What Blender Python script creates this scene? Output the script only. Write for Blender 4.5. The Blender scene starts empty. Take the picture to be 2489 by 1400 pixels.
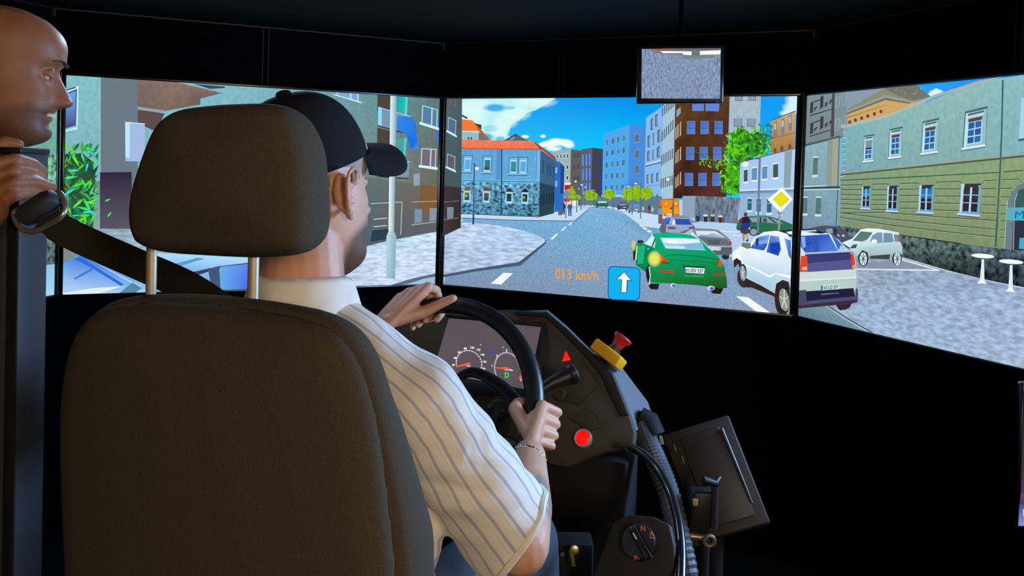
import bpy, bmesh, math, random
from mathutils import Vector, Matrix, Euler
import numpy as np

sc = bpy.context.scene
COL = sc.collection
PI = math.pi
# ------------------------------------------------------------------ camera, world, lights, exposure
FPX, PITCH, ROLL, CX, CY, CAMZ = 2000.0, 0.0215, 0.0281, 1244.5, 460.0, 1.45
cam = bpy.data.objects.new('camera', bpy.data.cameras.new('camera'))
COL.objects.link(cam)
sc.camera = cam
cam.data.sensor_width = 36.0
cam.data.lens = FPX / 2489.0 * 36.0
cam.data.shift_x = 0.0
cam.data.shift_y = (CY - 700.0) / 2489.0
cam.data.clip_start = 0.02
cam.matrix_world = Matrix.Translation((0, 0, CAMZ)) @ Matrix.Rotation(PI / 2 - PITCH, 4, 'X') @ Matrix.Rotation(ROLL, 4, 'Z')

w = bpy.data.worlds.new('world'); sc.world = w; w.use_nodes = True
w.node_tree.nodes['Background'].inputs['Color'].default_value = (0.5, 0.42, 0.34, 1)
w.node_tree.nodes['Background'].inputs['Strength'].default_value = 0.004

def area_light(name, loc, target, power, color, sx, sy):
    l = bpy.data.lights.new(name, 'AREA'); l.shape = 'RECTANGLE'; l.size = sx; l.size_y = sy
    l.energy = power; l.color = color
    o = bpy.data.objects.new(name, l); COL.objects.link(o)
    d = Vector(target) - Vector(loc)
    o.matrix_world = Matrix.Translation(loc) @ d.to_track_quat('-Z', 'Y').to_matrix().to_4x4()
    return o
# the warm lamp of the entrance behind the driver's seat, then three added fills: one warm, two cool
area_light('entrance_lamp', (0.95, -1.2, 1.72), (-0.2, 1.1, 1.1), 28.0, (1.0, 0.76, 0.52), 0.3, 0.5)
area_light('warm_fill', (0.25, -1.9, 1.85), (0.1, 1.8, 0.9), 11.0, (1.0, 0.74, 0.48), 0.5, 0.3)  # added warm fill for the shadow side, no lamp of the room
area_light('cool_fill_right', (1.42, 1.75, 1.42), (-0.1, 1.1, 1.1), 52.0, (0.32, 0.58, 1.0), 0.5, 0.5)  # added cool fill, boosts the screens' glow on the driver from the right
area_light('cool_fill_left', (-0.75, 2.3, 1.99), (-0.85, 1.5, 1.5), 11.0, (0.5, 0.7, 1.0), 0.4, 0.2)  # added cool fill for the man's face, no real ceiling fixture

sc.view_settings.view_transform = 'Standard'
sc.view_settings.look = 'None'
sc.view_settings.exposure = 0.0
sc.view_settings.gamma = 1.0
sc.view_settings.use_curve_mapping = False
try:
    sc.cycles.max_bounces = 6
    sc.cycles.use_denoising = True
except Exception:
    pass

# ------------------------------------------------------------------ helpers
def ray(px, py):
    a, b = px - CX, py - CY
    u = a * math.cos(ROLL) + b * math.sin(ROLL)
    v = -a * math.sin(ROLL) + b * math.cos(ROLL)
    x, yf, zu = u / FPX, 1.0, -v / FPX
    y = yf * math.cos(PITCH) + zu * math.sin(PITCH)
    z = -yf * math.sin(PITCH) + zu * math.cos(PITCH)
    return Vector((x, y, z))
CAM = Vector((0, 0, CAMZ))
def at(px, py, Y):
    d = ray(px, py)
    return CAM + d * (Y / d.y)
def onplane(px, py, p0, n):
    d = ray(px, py)
    return CAM + d * ((p0 - CAM).dot(n) / d.dot(n))

def lin(h):
    if not isinstance(h, str):
        return tuple(h) if len(h) == 4 else tuple(h) + (1.0,)
    h = h.lstrip('#')
    r = []
    for i in (0, 2, 4):
        c = int(h[i:i + 2], 16) / 255.0
        r.append(c / 12.92 if c <= 0.04045 else ((c + 0.055) / 1.055) ** 2.4)
    return (r[0], r[1], r[2], 1.0)

MATS = {}
def mat(name, col, rough=0.6, metal=0.0, noise=0.0, nscale=40.0, bump=0.0, bscale=300.0, spec=0.5, emit=None, estr=1.0, sss=0.0, coat=0.0, col2=None):
    if name in MATS: return MATS[name]
    m = bpy.data.materials.new(name); m.use_nodes = True
    nt = m.node_tree; b = nt.nodes['Principled BSDF']
    c = lin(col)
    b.inputs['Base Color'].default_value = c
    b.inputs['Roughness'].default_value = rough
    b.inputs['Metallic'].default_value = metal
    b.inputs['Specular IOR Level'].default_value = spec
    if coat: b.inputs['Coat Weight'].default_value = coat
    if sss:
        b.inputs['Subsurface Weight'].default_value = sss
        b.inputs['Subsurface Radius'].default_value = (0.012, 0.005, 0.003)
        b.inputs['Subsurface Scale'].default_value = 0.6
    if emit:
        b.inputs['Emission Color'].default_value = lin(emit)
        b.inputs['Emission Strength'].default_value = estr
    tc = nt.nodes.new('ShaderNodeTexCoord')
    if noise:
        n = nt.nodes.new('ShaderNodeTexNoise'); n.inputs['Scale'].default_value = nscale; n.inputs['Detail'].default_value = 4
        nt.links.new(tc.outputs['Object'], n.inputs['Vector'])
        mx = nt.nodes.new('ShaderNodeMix'); mx.data_type = 'RGBA'
        c2 = lin(col2) if col2 else tuple(max(0, x * (1 - noise)) for x in c[:3]) + (1,)
        c1 = c if col2 else tuple(min(1, x * (1 + noise)) for x in c[:3]) + (1,)
        mx.inputs[6].default_value = c1; mx.inputs[7].default_value = c2
        nt.links.new(n.outputs['Fac'], mx.inputs[0])
        nt.links.new(mx.outputs[2], b.inputs['Base Color'])
    if bump:
        n = nt.nodes.new('ShaderNodeTexNoise'); n.inputs['Scale'].default_value = bscale; n.inputs['Detail'].default_value = 3
        nt.links.new(tc.outputs['Object'], n.inputs['Vector'])
        bp = nt.nodes.new('ShaderNodeBump'); bp.inputs['Strength'].default_value = bump; bp.inputs['Distance'].default_value = 0.002
        nt.links.new(n.outputs['Fac'], bp.inputs['Height']); nt.links.new(bp.outputs['Normal'], b.inputs['Normal'])
    MATS[name] = m
    return m

def tag(o, label=None, cat=None, group=None, kind=None):
    if label: o['label'] = label
    if cat: o['category'] = cat
    if group: o['group'] = group
    if kind: o['kind'] = kind
    return o
def empty(name, loc=(0, 0, 0), parent=None, M=None):
    o = bpy.data.objects.new(name, None); COL.objects.link(o); o.empty_display_size = 0.05
    if M is not None: o.matrix_world = M
    else: o.location = loc
    if parent: o.parent = parent
    return o
def thing(name, label, cat, loc=(0, 0, 0), group=None, M=None):
    return tag(empty(name, loc, None, M), label, cat, group)
def wmat(o):
    M = o.matrix_basis.copy()
    p = o.parent
    while p is not None:
        M = p.matrix_basis @ M; p = p.parent
    return M
def obj(name, verts, faces, m, parent=None, smooth=False, label=None, world=True, mats=None, fm=None):
    """verts are world points by default; they are brought into the parent's space"""
    me = bpy.data.meshes.new(name)
    vs = [Vector(v) for v in verts]
    o = bpy.data.objects.new(name, me); COL.objects.link(o)
    if parent is not None:
        o.parent = parent
        if world:
            inv = wmat(parent).inverted()
            vs = [inv @ v for v in vs]
    me.from_pydata([tuple(v) for v in vs], [], [tuple(f) for f in faces])
    for mm in (mats or [m]): me.materials.append(mm)
    if fm: me.polygons.foreach_set('material_index', fm)
    if smooth: me.polygons.foreach_set('use_smooth', [True] * len(me.polygons))
    me.update()
    if label: o['label'] = label
    return o
def bm_obj(name, bm, m, parent=None, smooth=False, label=None, world=True):
    vs = [v.co.copy() for v in bm.verts]; bm.verts.index_update()
    fs = [[v.index for v in f.verts] for f in bm.faces]
    bm.free()
    return obj(name, vs, fs, m, parent, smooth, label, world)
def shade_auto(o, ang=35):
    me = o.data
    me.polygons.foreach_set('use_smooth', [True] * len(me.polygons))
    bm = bmesh.new(); bm.from_mesh(me)
    for e in bm.edges:
        if len(e.link_faces) == 2 and e.calc_face_angle(0) > math.radians(ang): e.smooth = False
    bm.to_mesh(me); bm.free()
    return o

class MB:
    """collects shapes in world space and links them as one mesh"""
    def __init__(s): s.v = []; s.f = []
    def add(s, vs, fs):
        n = len(s.v); s.v += [Vector(v) for v in vs]; s.f += [[i + n for i in f] for f in fs]; return s
    def box(s, c, X, Y, Z, bev=0.0):
        """box by centre and three half-extent vectors"""
        c, X, Y, Z = Vector(c), Vector(X), Vector(Y), Vector(Z)
        bm = bmesh.new(); bmesh.ops.create_cube(bm, size=2.0)
        M = Matrix(((X.x, Y.x, Z.x, c.x), (X.y, Y.y, Z.y, c.y), (X.z, Y.z, Z.z, c.z), (0, 0, 0, 1)))
        bm.transform(M)
        if bev:
            bmesh.ops.bevel(bm, geom=list(bm.edges), offset=bev, segments=2, affect='EDGES', profile=0.5)
        bmesh.ops.recalc_face_normals(bm, faces=list(bm.faces))
        bm.verts.index_update()
        s.add([v.co.copy() for v in bm.verts], [[v.index for v in f.verts] for f in bm.faces]); bm.free(); return s
    def tube(s, pts, rad, n=14, cap=True, flat=1.0, up=None):
        pts = [Vector(p) for p in pts]; k = len(pts)
        rads = rad if isinstance(rad, (list, tuple)) else [rad] * k
        vs = []; prev = None
        for i, p in enumerate(pts):
            t = (pts[min(i + 1, k - 1)] - pts[max(i - 1, 0)]).normalized()
            if prev is None:
                a = Vector(up) if up is not None else (Vector((0, 0, 1)) if abs(t.z) < 0.9 else Vector((1, 0, 0)))
            else: a = prev
            a = (a - t * a.dot(t)).normalized(); prev = a
            b = t.cross(a)
            for j in range(n):
                q = 2 * PI * j / n
                vs.append(p + a * math.cos(q) * rads[i] * flat + b * math.sin(q) * rads[i])
        fs = []
        for i in range(k - 1):
            for j in range(n):
                fs.append((i * n + j, i * n + (j + 1) % n, (i + 1) * n + (j + 1) % n, (i + 1) * n + j))
        if cap:
            fs.append(tuple(range(n))[::-1]); fs.append(tuple((k - 1) * n + j for j in range(n)))
        return s.add(vs, fs)
    def lathe(s, c, axis, prof, n=28):
        """prof: list of (height along axis, radius)"""
        c = Vector(c); ax = Vector(axis).normalized()
        a = Vector((0, 0, 1)) if abs(ax.z) < 0.9 else Vector((1, 0, 0))
        a = (a - ax * a.dot(ax)).normalized(); b = ax.cross(a)
        vs = []; fs = []
        for h, r in prof:
            for j in range(n):
                q = 2 * PI * j / n
                vs.append(c + ax * h + (a * math.cos(q) + b * math.sin(q)) * max(r, 1e-4))
        for i in range(len(prof) - 1):
            for j in range(n):
                fs.append((i * n + j, i * n + (j + 1) % n, (i + 1) * n + (j + 1) % n, (i + 1) * n + j))
        fs.append(tuple(range(n))[::-1]); fs.append(tuple((len(prof) - 1) * n + j for j in range(n)))
        return s.add(vs, fs)
    def ell(s, c, X, Y, Z, nu=20, nv=12):
        c, X, Y, Z = Vector(c), Vector(X), Vector(Y), Vector(Z)
        vs = [c - Z]; fs = []
        for i in range(1, nv):
            a = -PI / 2 + PI * i / nv
            for j in range(nu):
                q = 2 * PI * j / nu
                vs.append(c + X * math.cos(a) * math.cos(q) + Y * math.cos(a) * math.sin(q) + Z * math.sin(a))
        vs.append(c + Z); N = len(vs) - 1
        for j in range(nu): fs.append((0, 1 + (j + 1) % nu, 1 + j))
        for i in range(nv - 2):
            for j in range(nu):
                b = 1 + i * nu
                fs.append((b + j, b + (j + 1) % nu, b + nu + (j + 1) % nu, b + nu + j))
        b = 1 + (nv - 2) * nu
        for j in range(nu): fs.append((b + j, b + (j + 1) % nu, N))
        return s.add(vs, fs)
    def ball(s, c, r, nu=18, nv=10): return s.ell(c, (r, 0, 0), (0, r, 0), (0, 0, r), nu, nv)
    def cap(s, a, b, ra, rb, n=14):
        """tapered capsule"""
        a, b = Vector(a), Vector(b); t = b - a; L = t.length; t.normalize()
        pts = []; rr = []
        for q in (-85, -60, -30, 0):
            pts.append(a + t * ra * math.sin(math.radians(q))); rr.append(ra * math.cos(math.radians(q)))
        for q in (0, 30, 60, 85):
            pts.append(b + t * rb * math.sin(math.radians(q))); rr.append(rb * math.cos(math.radians(q)))
        vs = []; fs = []
        u = Vector((0, 0, 1)) if abs(t.z) < 0.9 else Vector((1, 0, 0))
        u = (u - t * u.dot(t)).normalized(); w2 = t.cross(u)
        for p, r in zip(pts, rr):
            for j in range(n):
                q = 2 * PI * j / n
                vs.append(p + (u * math.cos(q) + w2 * math.sin(q)) * r)
        k = len(pts)
        for i in range(k - 1):
            for j in range(n):
                fs.append((i * n + j, i * n + (j + 1) % n, (i + 1) * n + (j + 1) % n, (i + 1) * n + j))
        fs.append(tuple(range(n))[::-1]); fs.append(tuple((k - 1) * n + j for j in range(n)))
        return s.add(vs, fs)
    def chain(s, pts, rads, n=14):
        for i in range(len(pts) - 1): s.cap(pts[i], pts[i + 1], rads[i], rads[i + 1], n)
        return s
    def prism(s, poly, d, bev=0.0):
        """planar polygon (world points) pushed along vector d"""
        d = Vector(d); n = len(poly); p = [Vector(x) for x in poly]
        bm = bmesh.new()
        v0 = [bm.verts.new(x) for x in p]; v1 = [bm.verts.new(x + d) for x in p]
        bm.faces.new(v0); bm.faces.new(v1[::-1])
        for i in range(n): bm.faces.new((v0[i], v1[i], v1[(i + 1) % n], v0[(i + 1) % n]))
        bmesh.ops.recalc_face_normals(bm, faces=list(bm.faces))
        if bev:
            bmesh.ops.bevel(bm, geom=list(bm.edges), offset=bev, segments=2, affect='EDGES', profile=0.5)
        bm.verts.index_update()
        s.add([v.co.copy() for v in bm.verts], [[v.index for v in f.verts] for f in bm.faces]); bm.free(); return s
    def build(s, name, m, parent=None, smooth=True, label=None, ang=40):
        o = obj(name, s.v, s.f, m, parent, False, label)
        if smooth: shade_auto(o, ang)
        return o

def remesh(mb, name, voxel, iters, m, parent=None, label=None, fac=0.5):
    """one continuous surface from the overlapping shapes of mb"""
    me = bpy.data.meshes.new('tmp'); me.from_pydata([tuple(v) for v in mb.v], [], [tuple(f) for f in mb.f]); me.update()
    o = bpy.data.objects.new('tmp', me); COL.objects.link(o)
    r = o.modifiers.new('r', 'REMESH'); r.mode = 'VOXEL'; r.voxel_size = voxel; r.use_smooth_shade = True
    if iters:
        sm = o.modifiers.new('s', 'SMOOTH'); sm.factor = fac; sm.iterations = iters
    dg = bpy.context.evaluated_depsgraph_get(); dg.update()
    ev = o.evaluated_get(dg)
    m2 = bpy.data.meshes.new_from_object(ev)
    bpy.data.objects.remove(o); bpy.data.meshes.remove(me)
    n = len(m2.vertices); co = np.empty(n * 3, np.float32); m2.vertices.foreach_get('co', co)
    if parent is not None:
        inv = np.array(wmat(parent).inverted()); c3 = co.reshape(-1, 3) @ inv[:3, :3].T + inv[:3, 3]
        m2.vertices.foreach_set('co', c3.astype(np.float32).ravel())
    m2.name = name; m2.materials.clear(); m2.materials.append(m)
    m2.polygons.foreach_set('use_smooth', [True] * len(m2.polygons)); m2.update()
    o = bpy.data.objects.new(name, m2); COL.objects.link(o)
    if parent is not None: o.parent = parent
    if label: o['label'] = label
    return o

def smooth_path(pts, n):
    """Catmull-Rom through points"""
    pts = [Vector(p) for p in pts]; out = []
    for i in range(len(pts) - 1):
        p0 = pts[max(i - 1, 0)]; p1 = pts[i]; p2 = pts[i + 1]; p3 = pts[min(i + 2, len(pts) - 1)]
        for k in range(n):
            t = k / n
            out.append(0.5 * ((2 * p1) + (p2 - p0) * t + (2 * p0 - 5 * p1 + 4 * p2 - p3) * t * t + (3 * p1 - p0 - 3 * p2 + p3) * t ** 3))
    out.append(pts[-1]); return out

def text_geo(s, bold=0.0):
    """mesh of a word, normalised to a unit box; returns verts (x,y), faces, aspect"""
    cu = bpy.data.curves.new('t', 'FONT'); cu.body = s; cu.size = 1.0; cu.offset = bold; cu.resolution_u = 3
    o = bpy.data.objects.new('t', cu); COL.objects.link(o)
    dg = bpy.context.evaluated_depsgraph_get(); dg.update()
    me = bpy.data.meshes.new_from_object(o.evaluated_get(dg))
    v = np.array([x.co[:2] for x in me.vertices]); f = [list(p.vertices) for p in me.polygons]
    bpy.data.objects.remove(o); bpy.data.curves.remove(cu); bpy.data.meshes.remove(me)
    lo = v.min(0); sz = v.max(0) - lo
    return (v - lo) / sz, f, sz[0] / sz[1]
# ------------------------------------------------------------------ the dark room: octagonal wall, floor, ceiling
M_wall = mat('black_wall', '#040406', 0.95, noise=0.25, nscale=9, bump=0.15, bscale=250, spec=0.06)
M_ceil = mat('black_ceiling', '#0a0a10', 0.85, noise=0.2, nscale=5, bump=0.2, bscale=120, spec=0.2)
M_floor = mat('black_floor', '#0d0d0d', 0.7, noise=0.3, nscale=30, bump=0.3, bscale=200, spec=0.2)
M_trim = mat('trim_metal', '#101014', 0.5, metal=0.3, noise=0.1)
ZC = 2.01
SW, SH, ZT = 1.428, 0.803, CAMZ + 0.3057
# screen planes: name -> (top left corner of the lit area, yaw)
SCR = {}
def scr_frame(ax, ay, yaw):
    X = Vector((math.cos(yaw), math.sin(yaw), 0)); N = Vector((math.sin(yaw), -math.cos(yaw), 0))
    return dict(O=Vector((ax, ay, ZT)), X=X, N=N, Z=Vector((0, 0, 1)))
SCR['L'] = scr_frame(-1.6386, 3.0131, 0.4014)
SCR['C'] = scr_frame(-0.2859, 3.5641, -0.3879)
SCR['R'] = scr_frame(1.0655, 3.0033, -1.147)
yw = 0.4014 + 0.785
SCR['F'] = scr_frame(-1.6636 - SW * math.cos(yw), 3.0 - SW * math.sin(yw), yw)
yw2 = -1.147 - 0.76
r_end = SCR['R']['O'] + SCR['R']['X'] * (SW + 0.06)
SCR['E'] = scr_frame(r_end.x, r_end.y, yw2)
BACK = 0.075                       # depth of a display behind its lit face
# corner points of the wall behind the displays
def wall_line(k): s = SCR[k]; p = s['O'] - s['N'] * BACK; return Vector((p.x, p.y, 0)), s['X']
def meet(a, b):
    (p, d), (q, e) = wall_line(a), wall_line(b)
    den = d.x * e.y - d.y * e.x; t = ((q.x - p.x) * e.y - (q.y - p.y) * e.x) / den
    return p + d * t
c0 = wall_line('F')[0] - wall_line('F')[1] * 0.3
cs = [c0, meet('F', 'L'), meet('L', 'C'), meet('C', 'R'), meet('R', 'E'), wall_line('E')[0] + wall_line('E')[1] * (SW + 0.35)]
for i in range(5):
    a, b = cs[i], cs[i + 1]; t = (b - a).normalized(); n = Vector((-t.y, t.x, 0))
    nm = ['wall_far_left', 'wall_left', 'wall_front', 'wall_right', 'wall_far_right'][i]
    mb = MB().prism([a, b, b + n * 0.06, a + n * 0.06], (0, 0, ZC))
    wo = mb.build(nm, M_wall, None, smooth=False); tag(wo, kind='structure')
    # seams of the cladding panels above and below the displays
    L = (b - a).length
    for fr in ((0.355,) if i == 2 else (0.5,)):
        for dx in (-0.011, 0.011):
            p = a + t * (L * fr + dx) - n * 0.001
            MB().box(p + Vector((0, 0, 1.885)), t * 0.0015, n * 0.002, (0, 0, 0.12)).build('panel_seam', M_trim, wo, smooth=False)
    # the corner joint where wall and ceiling meet
    to = MB().prism([a - n * 0.004, b - n * 0.004, b, a], (0, 0, 0.006)).build('trim_%d' % (i + 1), M_trim, None, smooth=False)
    to.location.z = ZC - 0.0065; tag(to, kind='structure')
    for q in ((a, t * 0.01), (b, -t * 0.01)):
        MB().box(q[0] + q[1] - n * 0.008 + Vector((0, 0, ZC - 0.018)), t * 0.003, n * 0.006, (0, 0, 0.016)).build('joint_bracket', M_trim, to, smooth=False)
# ceiling, floor, the driver's raised platform, walls behind the camera
ext = [Vector((-2.9, -2.6, 0)), Vector((2.9, -2.6, 0))]
poly = [Vector((p.x, p.y, 0)) for p in cs]
hull = [Vector((-3.0, -2.6, 0)), Vector((-3.0, 4.2, 0)), Vector((3.0, 4.2, 0)), Vector((3.0, -2.6, 0))]
o = MB().prism([v + Vector((0, 0, ZC)) for v in hull], (0, 0, 0.08)).build('ceiling', M_ceil, None, smooth=False); tag(o, kind='structure')
o = MB().prism([v + Vector((0, 0, -0.06)) for v in hull], (0, 0, 0.06)).build('floor', M_floor, None, smooth=False); tag(o, kind='structure')
for nm, a, b in (('wall_side_left', (-3.0, -2.6), (-3.0, 4.2)), ('wall_side_right', (3.0, -2.6), (3.0, 4.2)), ('wall_back', (-3.0, -2.6), (3.0, -2.6)), ('wall_end', (-3.0, 4.2), (3.0, 4.2))):
    A, B = Vector((a[0], a[1], 0)), Vector((b[0], b[1], 0)); t = (B - A).normalized(); n = Vector((-t.y, t.x, 0))
    if nm in ('wall_side_right', 'wall_back'): n = -n
    o = MB().prism([A, B, B + n * 0.06, A + n * 0.06], (0, 0, ZC)).build(nm, M_wall, None, smooth=False); tag(o, kind='structure')
# ------------------------------------------------------------------ the display screens and the flat street picture they show
def pic_mat(kind):
    nm = 'picture_' + kind
    if nm in MATS: return MATS[nm]
    m = bpy.data.materials.new(nm); m.use_nodes = True; nt = m.node_tree
    for n in list(nt.nodes): nt.nodes.remove(n)
    out = nt.nodes.new('ShaderNodeOutputMaterial'); em = nt.nodes.new('ShaderNodeEmission')
    at_ = nt.nodes.new('ShaderNodeAttribute'); at_.attribute_name = 'Col'
    col = at_.outputs['Color']
    P = {'road': (150, 2, .16, (1, 1, 1)), 'pave': (40, 2, .3, (.5, 1, 2.4)), 'stone': (70, 2, 1.1, (1, 1, 1.35)), 'plaster': (70, 3, .09, (1, 1, .8)),
         'streak': (55, 2, .5, (1, 1, 1)), 'rubble': (62, 2, 1.0, (1, 1, 1)), 'leaf': (60, 2, .8, (1, 1, 1)), 'noise': (150, 3, .42, (2.2, 1, .7)), 'tower': (9, 3, .5, (1, 1, 1))}.get(kind)
    if P:
        tc = nt.nodes.new('ShaderNodeTexCoord'); mp = nt.nodes.new('ShaderNodeMapping')
        mp.inputs['Scale'].default_value = P[3]
        if kind == 'streak': mp.inputs['Rotation'].default_value = (0, .9, 0); mp.inputs['Scale'].default_value = (2.2, 1, .7)
        nt.links.new(tc.outputs['Object'], mp.inputs['Vector'])
        n = nt.nodes.new('ShaderNodeTexNoise'); n.inputs['Scale'].default_value = P[0]; n.inputs['Detail'].default_value = P[1]
        nt.links.new(mp.outputs['Vector'], n.inputs['Vector'])
        mr = nt.nodes.new('ShaderNodeMapRange'); mr.inputs['From Min'].default_value = .3; mr.inputs['From Max'].default_value = .7
        mr.inputs['To Min'].default_value = max(0.12, 1 - P[2]); mr.inputs['To Max'].default_value = 1 + P[2]
        nt.links.new(n.outputs['Fac'], mr.inputs['Value'])
        vm = nt.nodes.new('ShaderNodeVectorMath'); vm.operation = 'SCALE'
        nt.links.new(col, vm.inputs[0]); nt.links.new(mr.outputs['Result'], vm.inputs['Scale'])
        col = vm.outputs['Vector']
    nt.links.new(col, em.inputs['Color'])
    if kind == 'soft':
        tr = nt.nodes.new('ShaderNodeBsdfTransparent'); mx = nt.nodes.new('ShaderNodeMixShader')
        nt.links.new(at_.outputs['Alpha'], mx.inputs[0]); nt.links.new(tr.outputs[0], mx.inputs[1]); nt.links.new(em.outputs[0], mx.inputs[2])
        nt.links.new(mx.outputs[0], out.inputs['Surface'])
    else:
        nt.links.new(em.outputs[0], out.inputs['Surface'])
    try: m.cycles.emission_sampling = 'NONE' if kind in ('soft',) else 'AUTO'
    except Exception: pass
    MATS[nm] = m; return m

M_bezel = mat('bezel_plastic', '#08080a', 0.22, spec=0.6)
M_panel = mat('display_glass', '#050507', 0.12, spec=0.5)
SCR_OBJ = {}
def make_screen(k, label):
    s = SCR[k]
    t = thing('display_screen', label, 'screen', s['O'] + s['X'] * (SW / 2) - s['Z'] * SH - s['N'] * 0.03, group='simulator screens in a ring around the driver')
    g = 0.0125
    O, X, N, Z = s['O'], s['X'], s['N'], s['Z']
    MB().box(O + X * SW / 2 - Z * SH / 2 - N * 0.036, X * (SW / 2 - 0.03), N * 0.03, Z * (SH / 2 + g), 0.0).build('housing', M_bezel, t)
    def bar(a, b, q):
        MB().box((a + b) / 2 - N * 0.002, (b - a) / 2, q, N * 0.0065, 0.003).build('bezel', M_bezel, t)
    bar(O - X * g + Z * g / 2, O + X * (SW + g) + Z * g / 2, Z * g / 2)
    bar(O - X * g - Z * (SH + g / 2), O + X * (SW + g) - Z * (SH + g / 2), Z * g / 2)
    bar(O - X * g / 2, O - X * g / 2 - Z * SH, X * g / 2)
    bar(O + X * (SW + g / 2), O + X * (SW + g / 2) - Z * SH, X * g / 2)
    if k in 'LCR':
        MB().tube([O - X * (g + .004) + N * .004 + Z * .01, O - X * (g + .004) + N * .004 - Z * (SH + .01)], .0035, 16).build('glint_rod', mat('strip_gloss', '#2a2622', .16, spec=.8), t)  # added glossy rod, shaped to catch the warm lamp as a vertical streak
    s['t'] = t; s['n'] = 0; SCR_OBJ[k] = t
    return t

class Pic:
    """one flat element of the picture on screen k; points are photo pixels carried onto the screen's plane"""
    def __init__(s, k): s.k = k; s.v = []; s.f = []; s.c = []; s.m = []; s.kinds = []
    def poly(s, pts, col, kind='flat'):
        S = SCR[s.k]; S['n'] += 1; off = S['n'] * 1.5e-5
        if kind not in s.kinds: s.kinds.append(kind)
        cols = [lin(c) for c in col] if isinstance(col, list) else [lin(col)] * len(pts)
        n0 = len(s.v); p0 = S['O']
        for p, c in zip(pts, cols):
            q = onplane(p[0], p[1], p0, S['N']) - S['O']
            x, z = q.dot(S['X']), q.dot(S['Z'])
            x = min(max(x, 0.0), SW); z = max(min(z, 0.0), -SH)
            s.v.append(S['O'] + S['X'] * x + S['Z'] * z + S['N'] * off); s.c.append(c)
        s.f.append(list(range(n0, n0 + len(pts)))); s.m.append(s.kinds.index(kind))
        return s
    def p(s, col, *xy, kind='flat'):
        return s.poly([(xy[i], xy[i + 1]) for i in range(0, len(xy), 2)], col, kind)
    def ell(s, cx, cy, rx, ry, col, n=16, rot=0.0, kind='flat'):
        c, d = math.cos(rot), math.sin(rot)
        return s.poly([(cx + rx * math.cos(2 * PI * i / n) * c - ry * math.sin(2 * PI * i / n) * d, cy + rx * math.cos(2 * PI * i / n) * d + ry * math.sin(2 * PI * i / n) * c) for i in range(n)], col, kind)
    def puff(s, cx, cy, rx, ry, col, a=0.9, n=14):
        """soft edged blob: opaque middle, clear rim"""
        c = lin(col); S = SCR[s.k]
        i0 = (cx, cy)
        for i in range(n):
            q, r = 2 * PI * i / n, 2 * PI * (i + 1) / n
            A = (cx + rx * .5 * math.cos(q), cy + ry * .5 * math.sin(q)); B = (cx + rx * .5 * math.cos(r), cy + ry * .5 * math.sin(r))
            C2 = (cx + rx * math.cos(q), cy + ry * math.sin(q)); D = (cx + rx * math.cos(r), cy + ry * math.sin(r))
            ca = c[:3] + (a,); cz = c[:3] + (0.0,)
            n0 = S['n']; s.poly([i0, A, B], [ca, ca, ca], 'soft'); S['n'] = n0
            s.poly([A, C2, D, B], [ca, cz, cz, ca], 'soft'); S['n'] = n0
        S['n'] += 1
        return s
    def line(s, col, w, *xy, kind='flat'):
        pts = [(xy[i], xy[i + 1]) for i in range(0, len(xy), 2)]
        for a, b in zip(pts[:-1], pts[1:]):
            dx, dy = b[0] - a[0], b[1] - a[1]; L = math.hypot(dx, dy) or 1
            nx, ny = -dy / L * w / 2, dx / L * w / 2
            s.poly([(a[0] + nx, a[1] + ny), (b[0] + nx, b[1] + ny), (b[0] - nx, b[1] - ny), (a[0] - nx, a[1] - ny)], col, kind)
        return s
    def text(s, word, quad, col, bold=0.0):
        v, f, asp = text_geo(word, bold)
        S = SCR[s.k]; S['n'] += 1; n0c = S['n']
        TL, TR, BR, BL = quad
        px = [((BL[0] * (1 - x) + BR[0] * x) * (1 - y) + (TL[0] * (1 - x) + TR[0] * x) * y, (BL[1] * (1 - x) + BR[1] * x) * (1 - y) + (TL[1] * (1 - x) + TR[1] * x) * y) for x, y in v]
        for ff in f:
            s.poly([px[i] for i in ff], col); S['n'] = n0c
        return s
    def build(s, name, parent=None, label=None):
        S = SCR[s.k]
        o = obj(name, s.v, s.f, None, parent or S['t'], False, label, True, [pic_mat(k) for k in s.kinds], s.m)
        a = o.data.color_attributes.new('Col', 'FLOAT_COLOR', 'POINT')
        a.data.foreach_set('color', [x for c in s.c for x in c])
        return o

def quadpt(q, u, v):
    (a, b, c, d) = q
    t = (a[0] + (b[0] - a[0]) * u, a[1] + (b[1] - a[1]) * u); m = (d[0] + (c[0] - d[0]) * u, d[1] + (c[1] - d[1]) * u)
    return (t[0] + (m[0] - t[0]) * v, t[1] + (m[1] - t[1]) * v)
def sub(q, u0, u1, v0, v1): return [quadpt(q, u0, v0), quadpt(q, u1, v0), quadpt(q, u1, v1), quadpt(q, u0, v1)]
def window(k, parent, q, frame, glass, fw=.14, bars=(), barcol=None, sill=None, blind=None, top=None):
    """a framed window of the picture: quad TL TR BR BL"""
    W = Pic(k); W.poly(q, frame)
    g = sub(q, fw, 1 - fw, fw * .8, 1 - fw * .7); W.poly(g, glass)
    if blind: W.poly(sub(g, 0, 1, 0, blind[1]), blind[0])
    for b in bars:
        if b[0] == 'v': W.poly(sub(g, b[1] - .05, b[1] + .05, 0 if len(b) < 3 else b[2], 1), barcol or frame)
        else: W.poly(sub(g, 0, 1, b[1] - .03, b[1] + .03), barcol or frame)
    if sill: W.poly(sub(q, -.12, 1.12, .96, 1.10), sill)
    if top: W.poly(sub(q, -.1, 1.1, -.06, .03), top)
    return W.build('window_image', parent)
rnd = random.Random(7)
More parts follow.
